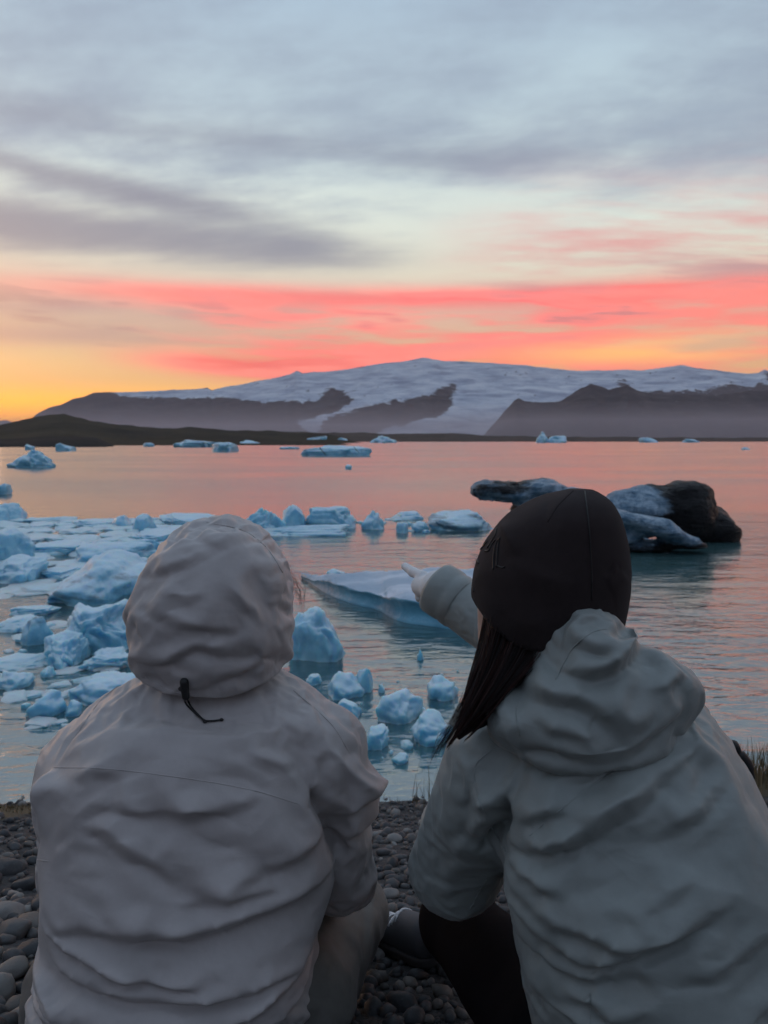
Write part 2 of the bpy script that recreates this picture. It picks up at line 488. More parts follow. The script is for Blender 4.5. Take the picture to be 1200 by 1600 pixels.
# --- far land
def inpoly(x, y, poly):
    c = np.zeros(x.shape, bool); n = len(poly)
    for i in range(n):
        x1, y1 = poly[i]; x2, y2 = poly[(i + 1) % n]
        if y1 == y2: continue
        c ^= ((y1 > y) != (y2 > y)) & (x < (x2 - x1) * (y - y1) / (y2 - y1) + x1)
    return c

def terrain(px, rows, y_amp, seed, amp_fn):
    """rows: list of (depth Y, photo-row function). A real sheet of hills between those depths."""
    V = np.zeros((len(px), len(rows), 3)); SY = np.zeros((len(px), len(rows)))
    for j, (Y, fy) in enumerate(rows):
        py = fy(px)
        V[:, j, 0] = (px - 600) / F * Y; V[:, j, 1] = Y
        V[:, j, 2] = CAMZ + (HOR - py) / F * Y
        SY[:, j] = py
    q = V / y_amp
    V[..., 2] += amp_fn(q + seed, SY)
    nx, ny = len(px), len(rows)
    ii, jj = np.meshgrid(np.arange(nx - 1), np.arange(ny - 1), indexing='ij')
    f = np.stack([ii * ny + jj, (ii + 1) * ny + jj, (ii + 1) * ny + jj + 1, ii * ny + jj + 1], -1).reshape(-1, 4)
    return V.reshape(-1, 3), f, SY.reshape(-1)

def curve(pts):
    xs, ys = zip(*pts)
    return lambda px: np.interp(px, xs, ys)

def m_mountain(nt, b):
    p = geom('Position'); N = geom('Normal'); nx_, ny_, nz_ = sep(N)
    n = noise(p, 0.006, 8, 0.62); nf = noise(p, 0.025, 6, 0.65)
    gl = noise(vec(*[k * m_ for k, m_ in zip(sep(p), (0.016, 0.010, 0.0025))]), 1.0, 7, 0.65)  # upright gully streaks, their shading put into the rock colour
    rock = ramp(n * 0.4 + gl * 0.6, [(0.32, (0.018, 0.014, 0.016)), (0.5, (0.055, 0.042, 0.042)), (0.68, (0.13, 0.10, 0.092))])
    nr = noise(p, 0.012, 8, 0.7)
    sn = attr('snow') + (nr - 0.5) * 2.2 + (gl - 0.5) * 1.2 + (nf - 0.5) * 0.5 
    ns = noise(vec(*[k * m_ for k, m_ in zip(sep(p), (0.0035, 0.0035, 0.022))]), 1.0, 7, 0.62)
    snow = ramp(ns, [(0.34, (0.32, 0.36, 0.46)), (0.5, (0.60, 0.64, 0.72)), (0.64, (0.80, 0.82, 0.86))])
    put(b, 'Base Color', mixc(smooth(sn, 0.44, 0.60), rock, snow)); put(b, 'Roughness', 0.9)
    put(b, 'Specular IOR Level', 0.1)
    put(b, 'Normal', bump(n + nf * 0.4, 0.8, 30.0))
M_MOUNT = material('mountain_rock_snow', m_mountain)
def m_hill(nt, b):
    p = geom('Position'); n = noise(p, 0.05, 8, 0.6)
    sel = smooth(noise(p, 0.008, 4, 0.5), 0.35, 0.65)
    c = mixc(sel, (0.020, 0.019, 0.013), (0.048, 0.040, 0.022))
    c = mixc(smooth(n, 0.4, 0.7) * 0.5, c, (0.02, 0.019, 0.018))
    put(b, 'Base Color', c); put(b, 'Roughness', 0.95); put(b, 'Specular IOR Level', 0.1)
    put(b, 'Normal', bump(n, 0.8, 3.0))
M_HILL = material('moraine_heath', m_hill)
def m_moraine(nt, b):
    p = geom('Position'); n = noise(p, 0.03, 8, 0.6)
    put(b, 'Base Color', mixc(smooth(n, 0.3, 0.7), (0.045, 0.036, 0.032), (0.095, 0.076, 0.062))); put(b, 'Roughness', 0.95); put(b, 'Specular IOR Level', 0.1)
    put(b, 'Normal', bump(n, 0.8, 3.0))
M_MORAINE = material('moraine_gravel', m_moraine)

PX = np.arange(-420, 1624, 3.0)
crest = curve([(-420, 700), (-60, 690), (0, 680), (35, 668), (50, 657), (62, 647), (80, 638), (100, 633), (118, 624), (135, 621), (150, 615), (200, 613), (260, 611), (300, 609),
               (328, 606), (332, 610), (360, 604), (420, 594), (455, 586), (466, 580), (474, 584), (520, 581), (560, 575), (600, 569), (628, 567), (645, 564),
               (660, 561), (690, 565), (730, 567), (780, 569), (820, 572), (860, 577), (900, 582), (935, 581), (965, 580), (1000, 581), (1030, 577), (1060, 572),
               (1080, 577), (1120, 582), (1160, 585), (1178, 584), (1188, 579), (1200, 585), (1300, 590), (1400, 600), (1624, 640)])
foot = lambda px: np.full_like(px, 688.5)
rows = []
for k, s in enumerate(np.linspace(0, 1, 90)):
    Y = 4600 + 3600 * s
    rows.append((Y, (lambda s: lambda px: foot(px) + (crest(px) - foot(px)) * (s ** 0.85))(s)))
for k, s in enumerate((0.25, 0.6, 1.0)):
    rows.append((8200 + 2500 * s, (lambda s: lambda px: crest(px) + (690 - crest(px)) * (0.1 + 0.9 * s))(s)))
def amp_m(q, sy):
    s = np.clip((688 - sy) / 60, 0, 1)
    near_crest = 1 - 0.75 * np.exp(-((sy - crest(PX)[:, None]) / 6.0) ** 2)
    return (40 * fbm(q * np.array([1, 1, 0.3]), 5, 0.55)) * s * near_crest
V, f, sy = terrain(PX, rows, 420.0, 3.3, amp_m)
pxv = V[:, 0] / V[:, 1] * F + 600
pyv = HOR - (V[:, 2] - CAMZ) / V[:, 1] * F
wob = fbm(np.stack([pxv / 26, pyv / 9, np.zeros_like(pxv)], -1), 4)
qx, qy = pxv + 5 * wob, pyv + 3.2 * wob
rockmask = np.zeros(len(V))
for poly in ([(-500, 720), (-500, 560), (100, 600), (180, 616), (215, 622), (260, 621), (330, 623), (365, 622), (405, 629), (440, 626), (495, 628), (510, 614), (524, 606), (540, 616), (553, 624), (545, 634), (515, 645), (480, 652), (464, 662), (480, 672), (500, 690), (500, 720)],
             [(500, 672), (512, 655), (545, 645), (580, 634), (620, 626), (655, 622), (690, 608), (708, 601), (714, 607), (702, 618), (707, 632), (700, 644), (670, 654), (625, 664), (600, 671), (560, 690), (500, 690)],
             [(960, 608), (966, 592), (972, 596), (980, 608)], [(1182, 590), (1187, 582), (1192, 580), (1202, 590), (1192, 598)],
             [(1100, 612), (1130, 600), (1160, 606), (1200, 602), (1300, 596), (1624, 600), (1624, 720), (760, 720), (760, 690), (800, 660), (900, 620), (1000, 612)],
             [(462, 586), (466, 578), (473, 584)], [(315, 609), (328, 603), (334, 611)]):
    rockmask[inpoly(qx, qy, poly)] = 1.0
rg = rockmask.reshape(len(PX), -1)
for _ in range(1):
    for ax_ in (0, 1):
        q_ = np.pad(rg, [(2, 2) if k == ax_ else (0, 0) for k in (0, 1)], mode='edge')
        rg = sum(np.take(q_, np.arange(rg.shape[ax_]) + k, ax_) for k in range(5)) / 5
rockmask = rg.reshape(-1)
rockmask = np.maximum(rockmask, 0.55 * sstep(ridged(np.stack([pxv / 30, pyv / 6, np.ones_like(pxv)], -1), 3), 1.52, 1.68))
g = mesh_from('mountain', V, f); attribute(g, 'snow', 1 - rockmask)
tag(obj('mountain', g, M_MOUNT), 'broad ice-capped massif with two glacier tongues flowing down', 'mountain', kind='structure')

# darker ridge on the right, standing before the ice cap
rc = curve([(730, 692), (752, 683), (765, 668), (782, 648), (796, 632), (803, 624), (809, 622), (820, 629), (840, 631), (870, 628), (885, 620), (905, 608), (920, 604), (935, 607), (948, 611), (962, 607), (975, 602), (990, 610),
            (1015, 616), (1060, 616), (1110, 620), (1150, 612), (1185, 613), (1200, 611), (1300, 612), (1450, 630), (1624, 660)])
PX2 = np.arange(726, 1624, 2.5)
rows = [(3300 + 1200 * s, (lambda s: lambda px: 689.5 + (rc(px) - 689.5) * s ** 0.8)(s)) for s in np.linspace(0, 1, 46)]
rows += [(4500 + 260 * s, (lambda s: lambda px: rc(px) + (692 - rc(px)) * s)(s)) for s in (0.3, 0.7, 1.0)]
V, f, sy = terrain(PX2, rows, 190.0, 9.1, lambda q, sy: 12 * fbm(q * np.array([1, 1, 0.3]), 5, 0.6) * np.clip((690 - sy) / 40, 0, 1))
g = mesh_from('mountain_ridge', V, f); attribute(g, 'snow', np.zeros(len(V)))
tag(obj('mountain_ridge', g, M_MOUNT), 'dark bare rock ridge below the ice cap on the right', 'ridge', kind='structure')

# distant peak at the far left edge
pc = curve([(-300, 672), (-120, 660), (-40, 657), (0, 658), (14, 657), (26, 662), (44, 676), (60, 690)])
PX3 = np.arange(-300, 64, 3.0)
rows = [(9000 + 1500 * s, (lambda s: lambda px: 689 + (pc(px) - 689) * s)(s)) for s in np.linspace(0, 1, 12)] + [(11500, lambda px: np.full_like(px, 690.0))]
V, f, sy = terrain(PX3, rows, 300.0, 4.0, lambda q, sy: 8 * fbm(q, 4))
g = mesh_from('far_peak', V, f); attribute(g, 'snow', np.zeros(len(V)))
tag(obj('far_peak', g, M_MOUNT), 'faint distant peak against the yellow glow at far left', 'mountain', kind='structure')

# heath hill on the left and the low moraine along the far shore
hc = curve([(-420, 655), (-150, 652), (-60, 662), (0, 666), (30, 660), (60, 652), (85, 648), (105, 647), (125, 651), (150, 657), (180, 663), (215, 667), (260, 669), (300, 668), (330, 670), (400, 674), (480, 677), (520, 681), (560, 692)])
PX4 = np.arange(-420, 566, 3.0)
def shoreline(px): return np.interp(px, [-420, 0, 120, 260, 420, 566, 1624], [700, 698, 697, 694, 691.5, 690.3, 690.3])
rows = [(300 + 60 * s, (lambda s: lambda px: np.full_like(px, 700.0) - 0 + (shoreline(px) - 700) * (s ** .5) * 1.0)(s)) for s in (0.0, 0.5, 1.0)]
rows = []
for s in np.linspace(0, 1, 40):
    rows.append((260 + 760 * s, (lambda s, Y: lambda px: (lambda base: base + (np.minimum(hc(px), base) - base) * s ** 0.7)(HOR + (CAMZ + 0.4) / Y * F))(s, 260 + 760 * s)))
rows += [(1250, lambda px: hc(px) + 8), (1500, lambda px: np.full_like(px, 692.0))]
V, f, sy = terrain(PX4, rows, 60.0, 2.0, lambda q, sy: 2.6 * fbm(q, 5, 0.55) * np.clip((697 - sy) / 14, 0, 1))
tag(obj('heath_hill', mesh_from('heath_hill', V, f), M_HILL), 'dark brown-green heath hill beyond the lagoon on the left', 'hill', kind='structure')
mc = curve([(-420, 676), (300, 676), (420, 675), (520, 676), (600, 678), (700, 677), (760, 680), (850, 683), (1000, 684), (1200, 684), (1624, 683)])
PX5 = np.arange(240, 1624, 3.0)
rows = []
for s in np.linspace(0, 1, 24):
    Y = 620 + 700 * s
    rows.append((Y, (lambda s, Y: lambda px: (lambda base: base + (mc(px) - base) * s ** 0.8)(HOR + (CAMZ + 0.3) / Y * F))(s, Y)))
rows += [(1700, lambda px: mc(px) + 3), (2600, lambda px: np.full_like(px, 688.0)), (4700, lambda px: np.full_like(px, 687.0))]
V, f, sy = terrain(PX5, rows, 70.0, 5.0, lambda q, sy: 1.8 * fbm(q, 5, 0.6) * np.clip((690 - sy) / 6, 0, 1))
tag(obj('moraine', mesh_from('moraine', V, f), M_MORAINE), 'low dark moraine along the far shore of the lagoon', 'moraine', kind='structure')
lc = curve([(-420, 684), (-50, 686), (40, 685), (80, 682.5), (120, 682), (150, 684), (165, 690), (180, 697)])
PX6 = np.arange(-420, 182, 3.0)
rows = [(215 + 40 * s, (lambda s: lambda px: (HOR + (CAMZ + 0.3) / (215 + 40 * s) * F) + (np.minimum(lc(px), 698) - (HOR + (CAMZ + 0.3) / (215 + 40 * s) * F)) * s ** 0.6)(s)) for s in np.linspace(0, 1, 12)] + [(280, lambda px: np.full_like(px, 699.0))]
V, f, sy = terrain(PX6, rows, 20.0, 6.0, lambda q, sy: 0.4 * fbm(q, 4, 0.55))
def m_black(nt, b):
    n = noise(geom('Position'), 0.4, 6, 0.6)
    put(b, 'Base Color', mixc(n, (0.010, 0.010, 0.011), (0.03, 0.028, 0.026))); put(b, 'Roughness', 0.95); put(b, 'Specular IOR Level', 0.1)
tag(obj('gravel_spit', mesh_from('gravel_spit', V, f), material('black_gravel', m_black)), 'black gravel spit below the heath hill', 'spit', kind='structure')

# air: faint even haze round everything
def box(name, lo, hi):
    x0, y0, z0 = lo; x1, y1, z1 = hi
    v = [(x0, y0, z0), (x1, y0, z0), (x1, y1, z0), (x0, y1, z0), (x0, y0, z1), (x1, y0, z1), (x1, y1, z1), (x0, y1, z1)]
    return mesh_from(name, v, [(0, 3, 2, 1), (4, 5, 6, 7), (0, 1, 5, 4), (1, 2, 6, 5), (2, 3, 7, 6), (3, 0, 4, 7)], False)
def haze_mat(name, density, color):
    m = bpy.data.materials.new(name); m.use_nodes = True; nt = m.node_tree; nt.nodes.clear()
    o = nt.nodes.new('ShaderNodeOutputMaterial'); v = nt.nodes.new('ShaderNodeVolumePrincipled')
    v.inputs['Density'].default_value = density; v.inputs['Color'].default_value = (*color, 1); v.inputs['Anisotropy'].default_value = 0.0
    nt.links.new(v.outputs[0], o.inputs['Volume'])
    return m
HAZE_D = 4.4e-5
if HAZE_D > 0:
    hz = obj('haze', box('haze', (-13500, -1500, -60), (13500, 12500, 920)), haze_mat('haze_air', HAZE_D, (0.92, 0.83, 0.92)))
    tag(hz, 'faint even evening haze in the air', kind='stuff')
    mb = obj('mist_bank', box('mist_bank', (-9000, 1900, -3), (9000, 8300, 95)), haze_mat('mist_air', 3.6e-4, (0.97, 0.84, 0.90)))
    tag(mb, 'low pale mauve mist lying along the foot of the mountains', kind='stuff')
# ------------------------------------------------------------------ ice on the lagoon
def m_ice(dirt=0.0, blue=0.5, stripes=0.0, relief=0.09):
    def f(nt, b):
        p = geom('Position'); o = coord('Object'); N = geom('Normal'); nx_, ny_, nz_ = sep(N)
        n = noise(p, 1.6, 6, 0.6); nf = noise(p, 9.0, 5, 0.62); ng = noise(p, 38.0, 3, 0.6)
        vo = X.tree.nodes.new('ShaderNodeTexVoronoi'); vo.feature = 'SMOOTH_F1'; vo.inputs['Scale'].default_value = 5.5; X._in(vo, 'Vector', p)
        sc = X(vo.outputs[0])
        snow = smooth(nz_ + (n - 0.5) * 1.1 + (nf - 0.5) * 0.5, 0.0 + blue * 0.4, 0.95 + blue * 0.3)
        c = mixc(smooth(n * 0.6 + nf * 0.4, 0.32, 0.68), (0.13, 0.42, 0.60), (0.38, 0.68, 0.81))
        c = mixc(snow, c, (0.64, 0.81, 0.90))
        if dirt > 0:
            x, y, z = sep(p)
            st = noise(vec(x * 0.5, y * 0.5, z * 4.5 + x * 0.8), 1.0, 6, 0.6)
            dm = smooth(st * 0.7 + n * 0.5, 0.64 - dirt * 0.12, 0.74 - dirt * 0.1)
            c = mixc(dm * min(1.0, dirt + 0.25), c, (0.016, 0.016, 0.018))
        if stripes > 0:
            x, y, z = sep(o)
            s = noise(vec(x * 2.2 + z * 2.0, 0.0, 4.0 + z * 0.2), 1.0, 3, 0.5)
            c = mixc(smooth(s, 0.60, 0.66) * stripes, c, (0.02, 0.024, 0.03))
        put(b, 'Base Color', c); put(b, 'Roughness', 0.32 + 0.35 * snow)
        put(b, 'Subsurface Weight', 0.6); put(b, 'Subsurface Radius', (0.3, 0.7, 1.0)); put(b, 'Subsurface Scale', 0.16)
        put(b, 'Normal', bump(n * 0.9 + nf * 0.25 + ng * 0.05 + sc * 0.40, 0.55, relief))
    return f
M_ICE = material('glacier_ice', m_ice(0.0, 0.45))
M_ICE_WHITE = material('bubbly_white_ice', m_ice(0.0, -0.1))
M_ICE_BLUE = material('clear_blue_ice', m_ice(0.0, 0.95))
M_ICE_DIRT = material('ash_stained_ice', m_ice(0.35, 0.5))
M_ICE_STRIPE = material('ash_banded_ice', m_ice(0.0, 0.4, 1.0))
M_ICE_NEAR = material('smooth_melting_ice', m_ice(0.0, 0.35, 0.0, 0.028))
M_ICE_NEAR_BLUE = material('smooth_blue_ice', m_ice(0.0, 0.85, 0.0, 0.03))
def m_darkice(nt, b):
    p = geom('Position'); x, y, z = sep(p)
    n = noise(p, 0.9, 7, 0.62); nf = noise(p, 5.0, 6, 0.65)
    st = noise(vec(x * 0.35 + z * 0.5, y * 0.35, z * 2.6), 1.0, 6, 0.6)
    dk = smooth(attr('ash') + (n - 0.5) * 1.2 + (st - 0.5) * 1.4, 0.38, 0.62)
    ice = mixc(smooth(nf, 0.35, 0.7), (0.10, 0.19, 0.28), (0.36, 0.47, 0.57))
    put(b, 'Base Color', mixc(dk, ice, mixc(nf, (0.003, 0.003, 0.004), (0.010, 0.010, 0.012))))
    put(b, 'Roughness', 0.42); put(b, 'Specular IOR Level', 0.25); put(b, 'Normal', bump(n + nf * 0.5 + st * 1.3, 0.9, 0.25))
M_ICE_ASH = material('black_ash_ice', m_darkice)

def ice_shape(sub, seed, style):
    """unit-size lump (x,y in -1..1, z up to 1)"""
    rs = np.random.RandomState(seed)
    v, f = icosphere(sub)
    if style == 'flat': e, cuts, A, R, fr = 0.55, 5, 0.16, 0.10, 1.6
    elif style == 'dome': e, cuts, A, R, fr = 0.88, 4, 0.20, 0.09, 1.25
    elif style == 'block': e, cuts, A, R, fr = 0.62, 9, 0.10, 0.10, 1.7
    elif style == 'peak': e, cuts, A, R, fr = 1.25, 7, 0.22, 0.20, 1.9
    elif style == 'crumble': e, cuts, A, R, fr = 0.72, 4, 0.20, 0.24, 2.0
    else: e, cuts, A, R, fr = 0.80, 5, 0.12, 0.07, 1.3         # round
    p = np.sign(v) * np.abs(v) ** e
    if style == 'peak':
        k = np.clip(p[:, 2], 0, 1); p[:, 0] *= 1 - 0.55 * k; p[:, 1] *= 1 - 0.45 * k
        p[:, 0] += 0.35 * k * rs.uniform(-1, 1)
    for _ in range(cuts):
        n = rs.normal(size=3); n[2] = abs(n[2]) * rs.uniform(0.1, 1.0); n /= np.linalg.norm(n)
        ex = np.maximum(0, p @ n - rs.uniform(0.55, 0.85)); p -= n * (ex * 0.9)[:, None]
    s3 = rs.uniform(0, 50, 3)
    d = A * fbm(v * fr + s3, 4, 0.55) + R * (ridged(v * fr * 1.3 + s3 + 9, 3, 0.5) - 1.25) * 0.5
    if style == 'crumble': d = d + 0.06 * np.abs(fbm(v * 5 + s3, 2))
    p = p * (1 + d)[:, None]
    p[:, 0] += 0.10 * pnoise(v * 1.3 + s3 + 4)
    up = p[:, 2]
    und = np.exp(-((up - 0.02) / 0.14) ** 2)
    p[:, :2] *= (1 - 0.09 * und)[:, None]
    p[:, 2] = np.where(up < 0, up * 0.35, up)
    for k in (0, 1): p[:, k] = (p[:, k] - (p[:, k].max() + p[:, k].min()) / 2) / ((p[:, k].max() - p[:, k].min()) / 2)
    p[:, 2] /= p[:, 2].max()
    return p, f

ICE_GROUP = 'ice floating on the lagoon'
def ice(name, label, x0, x1, top, base, style='round', seed=0, mat=None, ratio=0.6, cat='ice floe', group=ICE_GROUP, sub=None, rot=0.0, tilt=0.0):
    Y0 = water_Y(base)
    a = (x1 - x0) / 2 * Y0 / F
    hr = {'flat': 0.20, 'round': 0.42, 'block': 0.55, 'dome': 0.38, 'peak': 0.9, 'crumble': 0.42}[style]
    ph = np.linspace(0, math.pi, 25)
    def toprow(b, h):
        q = np.stack([np.zeros_like(ph), Y0 + b - b * np.cos(ph), 0.92 * h * np.sin(ph)], -1)
        return proj(q)[1].min()
    # choose depth and height so that the lump reaches the row seen in the photo
    b = ratio * a; h = hr * a
    for _ in range(60):
        t = toprow(b, h)
        if t > top + 0.3:
            if b < 1.15 * a: b *= 1.05
            h *= 1.03
        elif t < top - 0.3:
            if h > 0.35 * hr * a: h *= 0.95
            elif b > 0.2 * a: b *= 0.94
            else: h *= 0.95
        else: break
    Yc = Y0 + b
    a = (x1 - x0) / 2 * (Y0 + 0.6 * b) / F
    if sub is None: sub = 5 if (x1 - x0) > 70 else 4 if (x1 - x0) > 25 else 3
    p, f = ice_shape(sub, seed, style)
    p = p * np.array([a, b, max(h, 0.01)])
    c = P((x0 + x1) / 2, HOR + 1, Yc); 
    o = obj(name, mesh_from(name, p, f), mat or M_ICE, None, (c[0], Yc, 0))
    tag(o, label, cat, group)
    return o

I = ice
# --- far out
I('iceberg', 'pointed pale blue iceberg with low side lobe, far left', 10, 88, 704, 731, 'peak', 3, cat='iceberg', ratio=0.5)
I('iceberg', 'small rounded ice lump near the black spit, rightmost of two', 88, 118, 693, 705, 'round', 4, cat='iceberg')
I('iceberg', 'tiny ice lump near the black spit, left of its neighbour', 38, 54, 695, 703, 'round', 5, cat='iceberg')
I('iceberg', 'small blue ice block cut by the left frame edge', -12, 14, 756, 773, 'block', 6, cat='iceberg')
I('ice_floe', 'long low far floe, left one of the cluster below the hill', 268, 346, 688, 699, 'flat', 7)
I('ice_floe', 'low far floe overlapping a longer one behind it', 322, 372, 692, 706, 'flat', 8)
I('ice_floe', 'thin bright far floe at the right end of the cluster', 376, 413, 688, 695, 'flat', 9)
I('ice_floe', 'tiny far floe below the heath hill, left of the cluster', 222, 241, 692, 698, 'flat', 10)
I('iceberg', 'lumpy little iceberg behind the far floe cluster', 340, 376, 684, 692, 'crumble', 11, cat='iceberg')
I('iceberg', 'long tabular far iceberg with dark bands and flat top', 456, 583, 697, 713, 'block', 12, M_ICE_STRIPE, cat='iceberg', ratio=0.35)
I('ice_floe', 'thin flat shelf beside the long tabular iceberg', 436, 470, 698, 702, 'flat', 13)
I('iceberg', 'small dark-sided iceberg at the far shore, above the tabular one', 478, 513, 682, 692, 'round', 14, M_ICE_DIRT, cat='iceberg')
I('iceberg', 'tiny far iceberg between two larger ones at the far shore', 526, 544, 684, 691, 'round', 15, cat='iceberg')
I('iceberg', 'pale wedge iceberg at the far shore, left of centre', 572, 622, 681, 692, 'peak', 16, M_ICE_WHITE, cat='iceberg')
I('iceberg', 'sharp pale iceberg at the far shore below the dark ridge', 834, 862, 675, 692, 'peak', 17, M_ICE_WHITE, cat='iceberg')
I('iceberg', 'rounder iceberg touching the sharp pale one at the far shore', 856, 887, 681, 692, 'round', 18, cat='iceberg')
I('iceberg', 'low grey iceberg at the far shore, right side', 998, 1030, 684, 691.5, 'flat', 19, cat='iceberg')
I('iceberg', 'faint low iceberg at the far shore, rightmost', 1064, 1092, 686, 691.5, 'flat', 20, cat='iceberg')
I('ice_fragment', 'tiny ice fragment alone on the pink water at centre', 537, 550, 726, 733, 'block', 21, cat='ice fragment')
I('ice_fragment', 'tiny dark ice sliver near the right frame edge', 1160, 1174, 699, 703, 'flat', 22, M_ICE_DIRT, cat='ice fragment')
# --- middle distance row
I('iceberg', 'smooth blue wave-shaped iceberg at the left edge', -34, 32, 788, 818, 'dome', 23, M_ICE_BLUE, cat='iceberg')
I('iceberg', 'round black-and-white striped ice boulder in the left field', 205, 240, 805, 833, 'round', 24, M_ICE_STRIPE, cat='iceberg', ratio=0.8)
I('iceberg', 'sloping blue ice wedge just right of the grey hood', 364, 452, 796, 836, 'peak', 25, M_ICE_BLUE, cat='iceberg', ratio=0.5)
I('iceberg', 'upright blocky iceberg between wedge and striped berg', 436, 480, 792, 829, 'block', 26, cat='iceberg', ratio=0.6)
I('iceberg', 'long iceberg with dark diagonal bands, middle of the row', 468, 566, 794, 827, 'block', 27, M_ICE_STRIPE, cat='iceberg', ratio=0.4)
I('iceberg', 'small sharp peak at the right end of the banded iceberg', 556, 606, 799, 828, 'peak', 28, cat='iceberg')
I('ice_floe', 'long flat floe in front of the banded iceberg', 404, 562, 820, 839, 'flat', 29)
I('ice_floe', 'thin flat floe right of the small sharp peak', 606, 668, 799, 813, 'flat', 30)
I('ice_fragment', 'dark blue ice chunk in front of the thin flat floe', 616, 640, 817, 834, 'block', 31, cat='ice fragment')
I('ice_fragment', 'ice chunk next to the long low iceberg, left end', 642, 672, 815, 831, 'crumble', 32, cat='ice fragment')
I('iceberg', 'long low pale iceberg left of the dark brown beanie', 666, 790, 800, 833, 'flat', 33, M_ICE_DIRT, cat='iceberg', ratio=0.4)
# --- left ice field, bigger pieces
big = [
 ('iceberg', 'lumpy blue iceberg at the left edge, mid field', -40, 48, 828, 884, 'dome', 40, M_ICE_BLUE),
 ('iceberg', 'low shelf of blue ice before the lumpy left berg', -30, 62, 872, 914, 'flat', 41, M_ICE),
 ('ice_floe', 'long narrow floe joining the left shelf and whale-shaped berg', 44, 122, 888, 908, 'flat', 42, M_ICE),
 ('iceberg', 'smooth blue ridge behind the whale-shaped berg', 106, 250, 846, 886, 'dome', 43, M_ICE_BLUE),
 ('iceberg', 'large whale-shaped blue iceberg with ash-stained middle', 36, 262, 868, 950, 'dome', 44, M_ICE_DIRT),
 ('ice_floe', 'flat pale floe left below the whale-shaped berg', 4, 80, 944, 965, 'flat', 45, M_ICE_WHITE),
 ('ice_floe', 'flat pale floe at the left edge beside the dark chunk', -24, 52, 962, 990, 'flat', 46, M_ICE),
 ('iceberg', 'dirty grey ice chunk leaning on the crumbly ice pile', 22, 74, 966, 1011, 'round', 47, M_ICE_DIRT),
 ('iceberg', 'big crumbly pale ice pile left of the grey hood', 62, 236, 944, 1032, 'crumble', 48, M_ICE),
 ('iceberg', 'lower white lobe of ice before the crumbly pile', 44, 128, 992, 1048, 'crumble', 49, M_ICE_WHITE),
 ('ice_floe', 'flat white floe at the left edge below the dark chunk', -30, 62, 1022, 1052, 'flat', 50, M_ICE_WHITE),
 ('ice_fragment', 'thin tilted ice sliver below the crumbly pile', 44, 76, 1042, 1060, 'peak', 51, M_ICE_WHITE),
 ('ice_floe', 'knobbly white floe above the hooded person\'s left shoulder', 120, 206, 1012, 1050, 'crumble', 52, M_ICE_WHITE),
 ('ice_floe', 'white floe at the left edge, below the flat white one', -30, 36, 1046, 1082, 'crumble', 53, M_ICE_WHITE),
 ('iceberg', 'smooth pale blue slab touching the hooded person\'s shoulder outline', 98, 214, 1050, 1106, 'dome', 54, M_ICE),
 ('iceberg', 'rounded pale blue lump with its dark reflection, nearest left', 22, 88, 1078, 1124, 'dome', 55, M_ICE),
 ('ice_fragment', 'small round lump right of the nearest left lump', 80, 116, 1094, 1121, 'dome', 56, M_ICE),
 ('ice_floe', 'mid-field flat floe below the striped ice boulder', 196, 306, 828, 850, 'flat', 57, M_ICE_BLUE),
 ('ice_floe', 'pale floe at the upper rim of the left field, long', 100, 176, 812, 826, 'flat', 58, M_ICE),
 ('ice_floe', 'blue floe behind the hood top, upper rim of field', 240, 346, 803, 822, 'flat', 59, M_ICE),
 ('iceberg', 'rounded blue lump at the upper rim beside the striped boulder', 166, 204, 806, 826, 'round', 60, M_ICE_BLUE),
 ('ice_floe', 'broad flat floe across the middle of the left field', 36, 152, 846, 868, 'flat', 61, M_ICE),
 ('iceberg', 'dark blue lump right of the smooth ridge, behind hood', 196, 262, 842, 866, 'round', 62, M_ICE_BLUE),
]
for n, l, x0, x1, t, bs, st, sd, mt in big:
    if bs > 1040: mt = M_ICE_NEAR
    I(n, l, x0, x1, t, bs, st, sd, mt, cat='iceberg' if n == 'iceberg' else 'ice floe' if n == 'ice_floe' else 'ice fragment', ratio=0.62)
